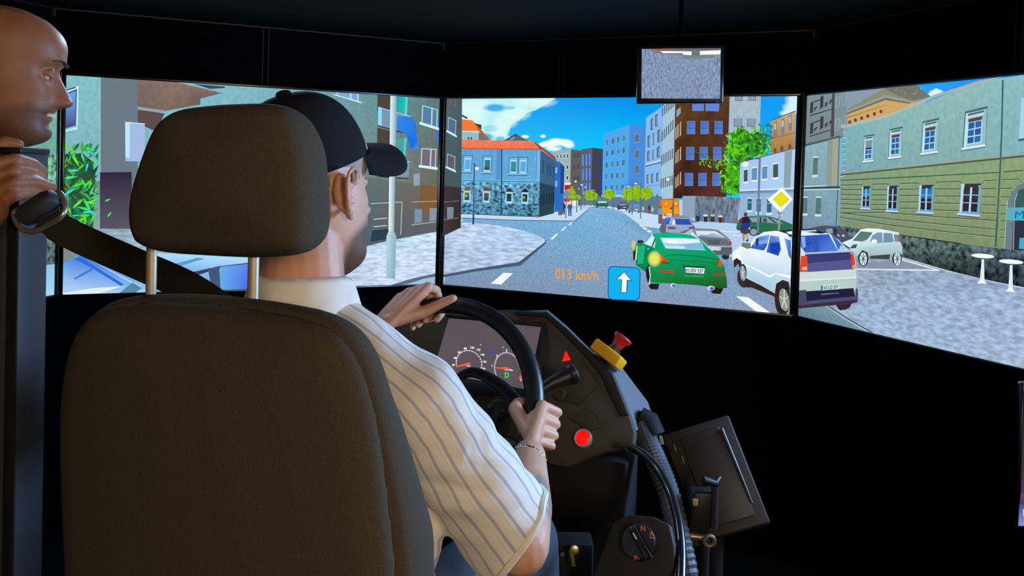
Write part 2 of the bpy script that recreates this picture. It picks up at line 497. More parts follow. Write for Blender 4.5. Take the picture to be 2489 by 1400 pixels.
def leaves(P, n, x0, x1, y0, y1, L, cols, inside=None, ang=None, asp=.32):
    for i in range(n):
        for _ in range(20):
            x, y = rnd.uniform(x0, x1), rnd.uniform(y0, y1)
            if inside is None or inside(x, y): break
        a = rnd.uniform(0, 2 * PI) if ang is None else ang + rnd.uniform(-.7, .7); l = L * rnd.uniform(.6, 1.3); wd = l * asp
        c, d = math.cos(a), math.sin(a)
        pts = [(-l, 0), (-l * .3, -wd), (l * .4, -wd * .7), (l, 0), (l * .35, wd * .7), (-l * .35, wd)]
        P.poly([(x + u * c - v * d, y + u * d + v * c) for u, v in pts], rnd.choice(cols))
def fp(P, u0, v0, u1, v1, cols, kind='flat'):
    S = SCR[P.k]; S['n'] += 1; off = S['n'] * 1.5e-5; n0 = len(P.v)
    if kind not in P.kinds: P.kinds.append(kind)
    cols = cols if isinstance(cols, list) else [cols] * 4
    for (u, v), c in zip(((u0, v0), (u1, v0), (u1, v1), (u0, v1)), cols): P.v.append(S['O'] + S['X'] * SW * u - S['Z'] * SH * v + S['N'] * off); P.c.append(lin(c))
    P.f.append([n0, n0 + 1, n0 + 2, n0 + 3]); P.m.append(P.kinds.index(kind)); return P
def lamp_post(k, xt, yt, xb, yb, w, col='#54627c', globe=None, base=None):
    L = Pic(k); L.line(col, w, xt, yt, xb, yb)
    if base: L.line(col, w * 1.7, xb - (xb - xt) * base, yb - (yb - yt) * base, xb, yb)
    if globe:
        L.line(col, max(1, w * .6), xt, yt + 3, globe[0], yt + 3); L.ell(globe[0], globe[1], globe[2], globe[2] * .85, '#f0f4f8')
    L.build('lamp_post_image')
# ================= front screen =================
make_screen('C', 'front simulator screen showing a street with a green car and a blue arrow')
k = 'C'
P = Pic(k)
P.poly([(1085, 236), (1500, 234), (1945, 226), (1945, 420), (1500, 400), (1080, 400)], ['#1fa8f4', '#0a90ee', '#149cf6', '#14b8ff', '#08d0ff', '#30d0fc']).p('#10d0ff', 1080, 400, 1500, 400, 1945, 420, 1945, 500, 1080, 500); P.build('sky_image')
P = Pic(k)
P.poly([(1085, 236), (1350, 236), (1330, 252), (1302, 268), (1276, 276), (1268, 288), (1246, 300), (1238, 316), (1232, 328), (1241, 333), (1236, 342), (1190, 341), (1165, 335), (1085, 300)], '#bdf2f4')
for x, y, a, b in ((1150, 262, 60, 26), (1300, 248, 60, 16), (1230, 292, 34, 24), (1212, 318, 30, 26), (1140, 290, 50, 30), (1255, 275, 40, 22)): P.puff(x, y, a, b, '#ddfbf8', .8)
P.puff(1203, 262, 34, 12, '#38a8f0', .95); P.puff(1240, 262, 16, 6, '#68c4f4', .7); P.puff(1192, 312, 22, 12, '#78c8ec', .55); P.puff(1176, 333, 30, 12, '#30a8e8', .9); P.puff(1216, 338, 16, 8, '#40b4ec', .8); P.build('cloud_image'); P = Pic(k)
for x, y, a, b in ((1340, 351, 30, 12), (1352, 344, 24, 10), (1372, 347, 26, 11), (1383, 353, 16, 9), (1320, 352, 14, 7), (1346, 361, 22, 8), (1276, 332, 12, 5)): P.puff(x, y, a, b, '#f4fcfa', .95)
P.puff(1358, 356, 16, 5, '#38c8f4', .5); P.build('cloud_image'); Pic(k).puff(1320, 331, 8, 5, '#f4fcfa', .95).build('cloud_image'); P = Pic(k)
for x, y, a, b in ((1935, 240, 30, 24), (1925, 262, 26, 18), (1915, 275, 24, 10), (1938, 255, 24, 26)): P.puff(x, y, a, b, '#d8f4fc', .9)
P.build('cloud_image')

G = Pic(k).p('#b4d0ee', 1070, 500, 1945, 480, 1945, 790, 1070, 720); G.build('pavement_image')
R = Pic(k)
R.poly([(1078, 694), (1126, 529), (1240, 534), (1395, 538), (1428, 510), (1432, 503), (1470, 505), (1512, 514), (1540, 532), (1560, 549), (1607, 553), (1700, 602), (1790, 628), (1945, 700), (1945, 790), (1070, 720)],
       ['#7d93b0', '#7ab0d8', '#78b0da', '#76b0da', '#80b4dc', '#84b8dc', '#84b6dc', '#7ab0d6', '#74acd4', '#70a4cc', '#74a4cc', '#7aa0c4', '#88a4c4', '#8aa4c4', '#8a9ab8', '#8296b4'], 'road')
R.build('road_image')
P = Pic(k).p('#c4dcf4', 1120, 519, 1313, 527, 1352, 516, 1362, 505, 1425, 507, 1428, 510, 1395, 536, 1240, 533, 1122, 529); P.line('#56708e', 2, 1122, 530, 1240, 535, 1396, 537.5, 1428, 511)
P.build('pavement_image')
P = Pic(k).poly([(1070, 584), (1126, 541), (1185, 545), (1230, 551), (1280, 563), (1310, 573), (1324, 582), (1326, 589), (1262, 640), (1150, 655), (1075, 668)], ['#b8c8e8', '#c0d4f0', '#c0d8f4', '#bcd6f4', '#b4d2f2', '#b4d0f0', '#c0d8f4', '#c0d8f4', '#b4c8e6', '#b0c4e0', '#b4c2e0'], 'pave')
P.p('#4c5a78', 1324, 582, 1328, 586, 1328, 591, 1266, 645, 1150, 661, 1075, 674, 1075, 667, 1150, 654, 1261, 637, 1325, 588)
P.build('pavement_image')
P = Pic(k)
for q in ((1193, 689, 1218.5, 691.5, 1247, 664, 1224, 663), (1337, 581, 1343, 582, 1357, 568.5, 1353, 567.5), (1364, 560, 1368, 561, 1377, 551.5, 1373.5, 551), (1381, 547, 1385, 547.5, 1391.7, 540.5, 1388, 540),
          (1553, 548, 1557, 546, 1564, 547, 1565, 551, 1560, 551.5), (1561, 553.5, 1567, 552, 1573.5, 555.5, 1573, 557.5, 1566, 557.5), (1570, 560, 1578, 559, 1585, 563, 1584, 565, 1576.5, 565), (1582, 568, 1587, 568, 1586, 571, 1582, 570), (1789, 720, 1818, 722, 1872, 760, 1838, 757)):
    Pic(k).p('#f4f8fc', *q).build('road_marking_image')
for q in ((1750, 561, 1795, 563, 1795, 565, 1750, 564), (1780, 571, 1800, 572, 1800, 574, 1780, 573)): Pic(k).p('#dfeefc', *q).build('road_marking_image')

# houses at the end of the street
P = Pic(k).p('#9fb4ba', 1340, 372, 1360, 365, 1388, 363, 1386, 470, 1340, 470).p('#5f5f60', 1388, 363, 1413, 366, 1411, 500, 1385, 500)
b = P.build('building_image')
for i in range(4): window(k, b, [(1353 + i * 8.3, 374 - i * .4), (1357 + i * 8.3, 374 - i * .4), (1357 + i * 8.3, 385), (1353 + i * 8.3, 386)], '#c8dcdc', '#303c40', .2)
for y in (400, 426): window(k, b, [(1377, y), (1383, y), (1382, y + 12), (1376, y + 12)], '#c8dcdc', '#303c40', .2)
for y in (372, 400, 428):
    for x in (1393, 1402): window(k, b, [(x, y), (x + 6, y), (x + 6, y + 11), (x, y + 11)], '#545454', '#4a4a4e', .2)
Pic(k).p('#e4eaea', 1373, 443, 1388, 444, 1387, 449, 1373, 449).p('#d01820', 1373, 450, 1387, 450, 1386, 459, 1373, 462).build('shop_sign_image', b)
P = Pic(k).p('#5c666e', 1413, 363, 1440, 359, 1438, 500, 1410, 500).p('#47454c', 1440, 359, 1466, 362, 1463, 500, 1437, 500); b = P.build('building_image')
for r, y in enumerate((376, 411, 446)):
    for i, x in enumerate((1415, 1423.5, 1431.5)): Pic(k).p('#3a60d0', x, y - i, x + 5, y - i - 1, x + 5, y + 27, x, y + 28).p('#9cc0f0', x + 1.5, y - i, x + 3, y - i, x + 3, y + 27, x + 1.5, y + 27).build('window_image', b)
    for x in (1446, 1457, 1461): Pic(k).p('#383c88', x, y, x + 3, y, x + 3, y + 27, x, y + 27).build('window_image', b)
P = Pic(k).p('#50a8ec', 1468, 325, 1531, 303, 1527, 482, 1464, 480, ).p('#4a8cd8', 1531, 303, 1570, 307, 1566, 482, 1526, 482); b = P.build('building_image')
LQ = [(1468, 325), (1531, 303), (1526, 482), (1464, 482)]
for c in range(4):
    for r in range(5):
        u = .09 + c * .215; v = .1 + r * .172 + c * .003
        window(k, b, sub(LQ, u, u + (.1 if c % 2 == 0 else .12), v, v + .1), '#62aee6', '#485468' if (c + r) % 3 else '#5a6a80', .16, (('v', .55),), '#90ccf0')
for y in (325, 364, 401): window(k, b, [(1545, y), (1554, y), (1553, y + 21), (1543.5, y + 21)], '#78a8c8', '#5e5a68', .1, (('v', .5),), '#88b8d8')
P = Pic(k)
P.p('#84bcf0', 1571, 286, 1614, 256, 1607, 482, 1566, 482).p('#a4c8da', 1614, 256, 1642, 236, 1637, 482, 1606, 482)
P.p('#c0dcf4', 1569, 398, 1607, 388, 1607, 392, 1569, 402).p('#5c7898', 1569, 402, 1607, 393, 1607, 396, 1569, 406).p('#6c9cd0', 1567, 451, 1606, 448, 1606, 450, 1567, 453)
b = P.build('building_image')
for x, y, w_, h in ((1582, 290, 6, 27), (1593, 280, 6, 29), (1574.5, 331, 6, 28), (1587, 324, 3.5, 29), (1598.5, 317, 7, 30), (1573.5, 369, 6, 23), (1586, 365, 3.5, 23), (1597, 359, 7, 25), (1572, 426, 5, 20), (1583, 424, 5.5, 21), (1595.5, 421, 5.5, 21)):
    Pic(k).p('#4e5c6c', x, y, x + w_, y - w_ * .5, x + w_, y + h - w_ * .3, x, y + h).p('#7c98ac', x + w_ * .4, y + 2, x + w_, y, x + w_, y + h - 4, x + w_ * .4, y + h - 2).build('window_image', b)
for r, (y0, y1, h) in enumerate(((262, 240, 22), (320, 292, 25), (378, 362, 25), (435, 427, 24))):
    for i in range(6):
        u = i / 5.; x = 1609.5 + i * 5.2 - r * .9; y = y0 + (y1 - y0) * u
        Pic(k).p('#5a6470', x, y, x + 2.6, y - 1.5, x + 2.4, y + h - 2, x - .2, y + h).build('window_image', b)
Pic(k).p('#5c3c3c', 1592, 487, 1598, 470, 1601, 480, 1601, 500, 1592, 500).p('#5c3c3c', 1579, 490, 1583, 476, 1586, 486, 1586, 500, 1579, 500).build('door_image', b)
# brown tower
P = Pic(k).poly([(1642, 236), (1774, 230), (1766, 482), (1636, 482)], ['#60401f', '#5a3a28', '#4c2824', '#442420'], 'tower'); b = P.build('building_image', label='brown brick tower in the picture')
for y, h in ((298, 36), (359, 34), (420, 32)):
    for i, x in enumerate((1642, 1647, 1653)): Pic(k).p('#b8a890', x, y + 12 - i * 6, x + 3, y + 9 - i * 6, x + 3, y + h - 3 - i * 4 + 6, x - .4, y + h + 6 - i * 4).build('window_image', b)
Pic(k).p('#8ca4c8', 1645, 268, 1655, 260, 1655, 275, 1645, 286).build('window_image', b)
for q in ((1683, 252, 1712, 252, 1711, 270, 1683, 270), (1715, 252, 1749, 252, 1748, 271, 1715, 270)): Pic(k).p('#6484d4', *q).build('window_image', b)
for y, xs in ((295, (1671, 1704, 1738)), (358, (1669, 1702, 1735)), (421, (1666, 1699, 1733))):
    for x in xs:
        Pic(k).p('#7c8cc0', x - .8, y - .8, x + 19.5, y - .8, x + 19, y + 31, x - 1.4, y + 31).poly([(x, y), (x + 19, y), (x + 18.4, y + 30), (x - .8, y + 30)], ['#4c6cb8', '#5474c0', '#5c84d0', '#5078c4']).p('#38508c', x, y + 16, x + 19, y + 16, x + 19, y + 17, x, y + 17).build('window_image', b)
# grey tower, sandstone house
P = Pic(k).poly([(1774, 230), (1850, 230), (1846, 340), (1771, 340)], '#a8bcca', 'plaster'); b = P.build('building_image')
for q in ((1787, 233, 1805, 233, 1805, 246, 1787, 246), (1820, 233, 1838, 233, 1838, 245, 1819, 245), (1784, 288, 1804, 288, 1804, 308, 1784, 308), (1816, 288, 1837, 288, 1836, 308, 1816, 308)):
    Pic(k).p('#607088', *q).p('#8c9cb4', q[0] + 1.5, q[1], q[2] - 1.5, q[3], q[4] - 1.5, q[5] - 1.5, q[6] + 1.5, q[7] - 1.5).build('window_image', b)
P = Pic(k).poly([(1875, 293), (1934, 270), (1932, 364), (1873, 378)], ['#c89c64', '#d4ac78', '#a87c48', '#a47a44']); P.line('#405070', 2, 1875, 293, 1934, 270).line('#8c6c48', 2, 1875, 337, 1934, 322); b = P.build('building_image')
for x, y in ((1881, 297), (1899, 290), (1917, 281)): Pic(k).p('#7c8498', x, y, x + 8, y - 3, x + 8, y + 36, x, y + 37).p('#a8c0dc', x + 1, y + 4, x + 6, y + 2, x + 6, y + 18, x + 1, y + 19).build('window_image', b)
for x, y in ((1881, 362), (1898, 357), (1917, 352)): Pic(k).ell(x + 3, y + 5, 4, 8, '#70583c', 12).build('window_image', b)
# tree in front of the brown tower
T = Pic(k)
def in_tree(x, y): return (((x - 1800) / 44.) ** 2 + ((y - 370) / 62.) ** 2 < 1) or (((x - 1838) / 36.) ** 2 + ((y - 350) / 40.) ** 2 < 1) or (((x - 1785) / 34.) ** 2 + ((y - 430) / 50.) ** 2 < 1) or (1755 < x < 1800 and 440 < y < 474)
T.ell(1802, 362, 32, 50, '#3c9420', 18, kind='leaf').ell(1838, 350, 26, 30, '#2e7c2c', 18, kind='leaf').ell(1785, 430, 24, 44, '#48a81c', 18, kind='leaf')
T.line('#3c6a2c', 3, 1800, 330, 1795, 400).line('#3c6a2c', 2, 1688, 366, 1720, 385, 1765, 402)
leaves(T, 230, 1750, 1878, 296, 476, 6.5, ['#58c81c', '#6cdc20', '#48b41c', '#38942a', '#2c7c34', '#80e830', '#348a24'], in_tree)
leaves(T, 26, 1700, 1762, 385, 410, 5, ['#60c020', '#7cd838', '#4ca028'], lambda x, y: abs(y - (388 + (x - 1700) * .3)) < 10)
leaves(T, 40, 1845, 1880, 302, 355, 4.5, ['#1c6c54', '#206878', '#2c7c50'])
leaves(T, 18, 1758, 1800, 352, 380, 7, ['#68d820', '#50c018'])
leaves(T, 12, 1850, 1885, 368, 384, 6, ['#58c81c', '#48b41c'])
T.build('tree_image', label='tall bright green tree in the picture')
# white house on the right
P = Pic(k).poly([(1800, 396), (1850, 383), (1934, 360), (1930, 466), (1798, 464)], ['#a8c8f0', '#a8c8f0', '#b4d0f8', '#b4cff6', '#acccf4']).poly([(1798, 463), (1930, 463), (1926, 580), (1797, 545)], ['#90b4d8', '#98b4d8', '#a8c4e0', '#98b8dc'])
P.p('#8ca4ac', 1908, 369, 1926, 366, 1921, 459, 1905, 459).line('#d8ecfc', 2.5, 1798, 463, 1930, 457).line('#54688c', 2, 1798, 467, 1930, 462).line('#7c94b4', 3, 1798, 470, 1930, 466)
P.line('#586888', 2, 1793, 396, 1850, 382, 1934, 361); b = P.build('building_image')
for x, y, w_, h in ((1809, 413, 9, 30), (1829, 409, 11, 30), (1854, 405, 11, 31), (1880, 399, 12, 34)):
    window(k, b, [(x, y), (x + w_, y - 2), (x + w_ - .5, y + h - 1), (x - .5, y + h)], '#48607c', '#4c5454' if x > 1870 or x < 1815 else '#5a98c0', .08, (), None, '#e8f4fc', None, '#e8f4fc')
for x, y, w_, h in ((1818, 482, 10, 30), (1840, 482, 10, 34), (1865, 482, 11, 36), (1892, 492, 9, 30)):
    window(k, b, [(x, y), (x + w_, y), (x + w_ - .6, y + h), (x - .6, y + h)], '#486480', '#2c6878', .08, (('h', .3),), '#a8d0e8', '#dcecf8', None, '#d4e8f8')
# grey garden wall and bins
P = Pic(k).p('#8fa4bc', 1660, 476, 1691, 476, 1690, 530, 1660, 530).poly([(1691, 476), (1800, 480), (1793, 543), (1690, 537)], ['#6c7c8c', '#76889c', '#6c7890', '#64748a'], 'streak'); P.build('wall_image')
Pic(k).p('#8c949c', 1640, 521, 1665, 524, 1690, 537, 1700, 540, 1690, 542, 1640, 530).build('kerb_image')
for x, y, lid, bd in ((1692, 521, '#3478c8', '#2c3c34'), (1711, 522, '#dce4e0', '#342c40'), (1728, 522, '#c8d050', '#303c2c'), (1747, 524, '#dcd8d4', '#582c24')):
    Pic(k).p(bd, x + .5, y + 2, x + 10, y + 2, x + 9, y + 17, x + 1.5, y + 17).ell(x + 5, y + 1.5, 6, 2.6, lid).build('bin_image')
# far side of the street: trees, cars, people
P = Pic(k).p('#5f7c94', 1412, 477, 1610, 477, 1610, 522, 1560, 520, 1500, 510, 1412, 500).p('#a8ccdc', 1464, 473, 1530, 474, 1530, 479, 1464, 478).p('#e4ecec', 1390, 487, 1409, 487, 1409, 500, 1390, 500); P.build('wall_image')
Pic(k).p('#c4dcf4', 1410, 498, 1475, 500, 1535, 511, 1610, 524, 1700, 545, 1612, 556, 1560, 549, 1512, 513, 1470, 504, 1430, 502).build('pavement_image')
for x, y, a, b_ in ((1438, 475, 19, 14), (1483, 471, 15, 13), (1392, 470, 9, 16), (1530, 473, 18, 19), (1548, 468, 20, 20), (1573, 470, 17, 17), (1405, 479, 8, 6)):
    T = Pic(k); T.line('#6c8038', 1.6, x, y, x, y + b_ + 12); T.ell(x, y, a * .8, b_ * .8, '#84b818', 14)
    leaves(T, 34, x - a, x + a, y - b_, y + b_, 3.6, ['#90c418', '#a4cc1c', '#78a818', '#b0b828', '#8cd020'], lambda X, Y: ((X - x) / a) ** 2 + ((Y - y) / b_) ** 2 < 1, None, .5)
    T.build('tree_image')
def far_car(x, y, w_, h, body, glass, light=None, plate=None):
    c = Pic(k)
    c.p('#20242c', x + w_ * .06, y + h * .8, x + w_ * .2, y + h * .8, x + w_ * .2, y + h, x + w_ * .06, y + h).p('#20242c', x + w_ * .75, y + h * .8, x + w_ * .92, y + h * .8, x + w_ * .9, y + h, x + w_ * .77, y + h)
    c.p(body, x, y + h * .5, x + w_ * .22, y + h * .08, x + w_ * .4, y, x + w_ * .85, y, x + w_, y + h * .45, x + w_ * .97, y + h * .88, x + w_ * .04, y + h * .88)
    c.p(glass, x + w_ * .25, y + h * .12, x + w_ * .84, y + h * .1, x + w_ * .92, y + h * .4, x + w_ * .16, y + h * .42)
    if light: c.p(light, x + w_ * .35, y + h * .5, x + w_ * .55, y + h * .5, x + w_ * .55, y + h * .62, x + w_ * .35, y + h * .62)
    if plate: c.p('#dfe8f0', x + w_ * .55, y + h * .6, x + w_ * .78, y + h * .6, x + w_ * .78, y + h * .7, x + w_ * .55, y + h * .7)
    c.build('car_image')
far_car(1449, 486, 32, 18, '#2c6850', '#a8d4e4')
far_car(1502, 492, 27, 18, '#3c4460', '#7c90b4', '#d04050', 1)
far_car(1528, 494, 32, 23, '#6c84a8', '#5c94d0', None, 1)
V = Pic(k)   # orange van
V.p('#c86c10', 1604, 490, 1610, 484, 1640, 482, 1652, 485, 1653, 523, 1616, 525, 1610, 512, 1604, 500).p('#e8901c', 1608, 487, 1650, 485, 1651, 505, 1612, 505).p('#f0a020', 1610, 505, 1651, 505, 1652, 520, 1614, 520)
for x in (1619, 1643): V.p('#f4ece4', x, 495, x + 4, 492, x + 4, 496, x, 499).p('#d85030', x, 499, x + 4, 496, x + 4, 499, x, 502)
V.ell(1633, 506, 3, 2.6, '#7c4410').p('#e04838', 1604, 529, 1620, 532, 1612, 540, 1602, 538).p('#dce8f0', 1622, 520, 1640, 520, 1640, 523, 1622, 523); V.build('van_image', label='orange van in the picture')
def walker(x, y, h, top, legs, hair='#40302c', kk=k):
    W = Pic(kk); w_ = h * .17
    W.p(legs, x - w_ * .7, y + h * .48, x + w_ * .7, y + h * .48, x + w_ * .6, y + h, x + w_ * .1, y + h, x, y + h * .6, x - w_ * .2, y + h, x - w_ * .65, y + h)
    W.p(top, x - w_ * .7, y + h * .16, x + w_ * .7, y + h * .16, x + w_, y + h * .5, x - w_, y + h * .52).ell(x, y + h * .08, h * .06, h * .08, hair); W.build('pedestrian_image')
walker(1364, 489, 34, '#50a060', '#3c302c', '#90685c'); walker(1372, 489, 32, '#24382c', '#2c3444', '#904838'); walker(1388, 487, 38, '#5c5478', '#3c6cb0', '#3c4468')
walker(1580, 497, 22, '#503c48', '#a02c58'); walker(1607, 500, 42, '#8496a4', '#54606c', '#6c6c74'); walker(1565, 494, 18, '#40a070', '#c8d8d4'); walker(1588, 494, 20, '#40a070', '#c8d8d4')
Pic(k).p('#e0d8d0', 1374, 482, 1388, 482, 1392, 496, 1376, 498).p('#d04040', 1371, 482, 1388, 481, 1388, 490, 1374, 490).build('van_image')
# back of a traffic sign and street lamps
Pic(k).line('#44505c', 1.8, 1379, 470, 1378, 530).p('#78909c', 1379, 461, 1389, 472, 1380, 483, 1370, 472).build('road_sign_image')
for x, y0, y1, gx, gy, r in ((1405, 445, 516, 1402, 441, 2.8), (1415.5, 450, 510, 1416, 449.5, 2.3), (1425, 456, 500, 1425, 455, 1.9), (1409.5, 459, 500, 1409.5, 458.5, 1.6), (1447, 462, 502, 1442.5, 462, 1.4), (1493, 462, 508, 1488, 461.5, 1.4), (1525.5, 455, 514, 1530.5, 454, 2.2), (1539.5, 448, 521, 1547.5, 446.5, 2.9), (1560, 445, 531, 1518, 459, 1.5), (1639, 434, 528, 1625.5, 436, 4.2)):
    lamp_post(k, x, y0, x - (.6 if x < 1600 else 1.5), y1, 1.3 if x < 1600 else 2.4, '#5a6478', (gx, gy, r), .35)
# orange-roofed houses at the left corner
P = Pic(k)
P.p('#5c6472', 1226, 343, 1258, 326, 1288, 343).p('#2c3850', 1226, 343, 1258, 325, 1260, 327, 1230, 343).p('#8c98a8', 1242, 338, 1252, 332, 1256, 336, 1246, 342).build('roof_image')
P = Pic(k).p('#1c3448', 1126, 279, 1140, 286, 1139, 290, 1126, 283).p('#3c3c40', 1158, 300, 1174, 304, 1173, 318, 1163, 310)
P.p('#f47c38', 1126, 290, 1152, 293, 1168, 319, 1126, 319).p('#cc5c28', 1152, 293, 1196, 341, 1189, 341, 1167, 319).p('#d8e8ec', 1126, 319, 1168, 319, 1168, 322, 1126, 321).p('#98bcc8', 1126, 321, 1168, 322, 1167, 342, 1126, 342).p('#6c747c', 1168, 321, 1192, 341, 1167, 341)
b = P.build('building_image', label='house with an orange roof in the picture')
for x in (1140, 1147): window(k, b, [(x, 332), (x + 4.5, 332), (x + 4.5, 341), (x, 341)], '#d8ecf0', '#283844', .12)
P = Pic(k)
P.poly([(1122, 340), (1298, 343), (1318, 363), (1122, 361)], ['#f48058', '#f07c5c', '#ec7858', '#f07850'], 'plaster').p('#d05438', 1122, 360, 1318, 362, 1318, 365, 1122, 363.5)
P.p('#8a5048', 1298, 343, 1311, 351, 1352, 381, 1356, 391, 1346, 389, 1317, 364).p('#e08068', 1317, 364, 1322, 364, 1354, 391, 1350, 391)
P.poly([(1122, 363), (1317, 365), (1315, 442), (1122, 439)], ['#62a4da', '#62a8dc', '#66acdc', '#68aede'], 'plaster')
P.p('#7cb8e4', 1308, 366, 1316, 366, 1315, 440, 1306, 440).p('#3c7cb0', 1308, 366, 1309, 366, 1307, 440, 1306, 440).p('#5494cc', 1211, 364, 1221, 364, 1220, 438, 1209, 438).line('#a4d4f4', 1, 1122, 437, 1315, 440).line('#38689c', 1.6, 1122, 438.5, 1315, 442)
P.p('#3c6488', 1317, 365, 1354, 391, 1352, 454, 1315, 444)
P.poly([(1122, 440), (1315, 444), (1313, 526), (1122, 519)], ['#6a9cc0', '#64a0c0', '#3f788e', '#4c80a0'], 'stone').p('#2a4456', 1315, 444, 1352, 453, 1350, 517, 1313, 527)
P.line('#78b4d8', 1.4, 1122, 441.5, 1315, 444.5).line('#24405c', 2.6, 1223, 364, 1223, 430, 1221.5, 522).line('#203444', 1.3, 1122, 519, 1313, 527, 1350, 517)
b = P.build('building_image', label='blue corner house with an orange roof and stone base')
for q, g, bl in (([(1130, 378), (1152.5, 378), (1150, 416), (1128, 416)], '#5cb0f0', 1), ([(1178, 379), (1200.5, 379), (1198, 418), (1176, 418)], '#2c7c90', 2), ([(1241, 382.5), (1263, 382.5), (1262, 422), (1240, 422)], '#3890a0', 3), ([(1264, 382.5), (1287, 382.5), (1285, 422), (1263, 422)], '#5cacd8', 1)):
    Pic(k).poly(sub(q, -.03, 1.03, -.02, 1.02), '#3c78ac').poly(sub(q, .05, .95, .03, 1), '#78b8e4').poly(sub(q, .17, .83, .16, .97), '#b4e0f8').poly(sub(q, .22, .8, .26, .88), g).poly(sub(q, .17, .83, .16, .25), '#b4dcf4').poly(sub(q, .2, .8, .7, .88), {1: g, 2: '#4c4c30', 3: '#2c9484'}[bl]).poly(sub(q, -.15, 1.15, 1.0, 1.08), '#84c4ec').poly(sub(q, -.12, 1.12, 1.08, 1.14), '#3c6c9c').build('window_image', b)
for x, y, g in ((1132, 454, '#6c682c'), (1179, 455, '#70483c'), (1234, 457, '#2c4038'), (1272.5, 458, '#243034')):
    W = Pic(k); W.poly([(x, y + 12)] + [(x + 7.5 - 7.5 * math.cos(a * PI / 8), y + 10 - 10 * math.sin(a * PI / 8)) for a in range(9)] + [(x + 15, y + 12)], g)
    W.p('#a4e0f4', x - 1, y + 9, x + 16, y + 9.5, x + 15, y + 38, x - 2, y + 37).p(g, x + 1.5, y + 13.5, x + 13, y + 14, x + 12.5, y + 32.5, x + 1, y + 32).p('#2c4c60', x + 1.2, y + 25, x + 12.6, y + 25.5, x + 12.5, y + 32.5, x + 1, y + 32).ell(x + 5, y + 22, 2.4, 3.4, '#c8b838' if x < 1140 or x > 1260 else g); W.build('window_image', b)
for x, y in ((1322, 391), (1333, 395), (1339, 399), (1347, 403)): Pic(k).p('#2c5478', x, y, x + 4, y + 2, x + 3.6, y + 30, x, y + 30).build('window_image', b)
for x, y in ((1318, 472), (1324, 471), (1331, 470), (1337, 469), (1343, 468), (1348, 467)): Pic(k).p('#16283a', x, y, x + 2, y, x + 2, y + 28, x, y + 28).build('window_image', b)
P = Pic(k).p('#2c6cc4', 1354, 391, 1364, 394, 1374, 405, 1372, 512, 1351, 515).p('#24448c', 1366, 396, 1375, 406, 1373, 470, 1365, 470); b = P.build('building_image')
for y in (407, 440): Pic(k).p('#8cc4f0', 1354, y, 1358, y, 1357, y + 14, 1353, y + 14).build('window_image', b)
# dark block at the left edge
P = Pic(k).poly([(1086, 236), (1127.5, 236), (1125.5, 456), (1081, 452)], ['#54646a', '#4c5c62', '#435a60', '#455a5e']).poly([(1081, 452), (1125.5, 456), (1124, 553), (1076, 573)], ['#40363a', '#3a3236', '#34302e', '#423c3e'])
P.p('#5c5864', 1090, 244, 1117, 245, 1112, 262, 1090, 266).p('#6c6470', 1097, 244, 1101, 244, 1101, 257, 1097, 257).p('#6c6470', 1108, 244, 1112, 244, 1113, 260, 1109, 260).line('#706c78', 2, 1082, 491, 1120, 488).line('#888488', 1.6, 1081, 534, 1118, 529)
b = P.build('building_image', label='dark grey block of flats in the picture')
for q, g in (([(1093, 284), (1113.5, 293), (1112, 330), (1092, 319)], '#54708c'), ([(1091, 373), (1111, 381), (1110, 415), (1090, 406)], '#5c5c6c')): window(k, b, q, '#98b4c8', g, .1, (), None, '#d8ecf8')
Pic(k).p('#7c8c98', 1091, 503, 1107, 503, 1106, 529, 1091, 532).build('window_image', b)
L = Pic(k); L.line('#34507c', 2.6, 1157, 396, 1154.5, 545).line('#2c4064', 4.2, 1155, 522, 1154.3, 545).line('#34507c', 2, 1157, 402, 1164, 403).ell(1163.5, 410, 5, 4.6, '#dce8ec'); L.build('lamp_post_image')
# silver estate car
c = Pic(k)
c.p('#5c6874', 1608, 548, 1611, 541, 1622, 528, 1640, 526, 1676, 528, 1684, 540, 1691, 552, 1690, 562, 1664, 566, 1610, 566, 1604, 558)
c.p('#98a8c4', 1626, 527, 1676, 529, 1686, 545, 1689, 552, 1650, 566, 1620, 564, 1622, 545).p('#3c6cd8', 1611, 545, 1619, 530, 1625, 529, 1620, 544).p('#2858c8', 1622, 544, 1627, 529, 1631, 529.5, 1628, 545).p('#2c54b8', 1634, 545, 1641, 531, 1676, 532, 1684, 546).p('#dce8f8', 1635, 546, 1638, 532, 1643, 534, 1644, 546).p('#7c5078', 1625, 550, 1645, 551, 1644, 557, 1626, 556).p('#4c3c70', 1676, 552, 1690, 550, 1690, 553, 1676, 555).p('#66747c', 1604, 546, 1611, 538, 1608, 541).p('#485460', 1602, 539, 1610, 540, 1611, 543, 1603, 543)
c.build('car_image', label='silver estate car in the picture')
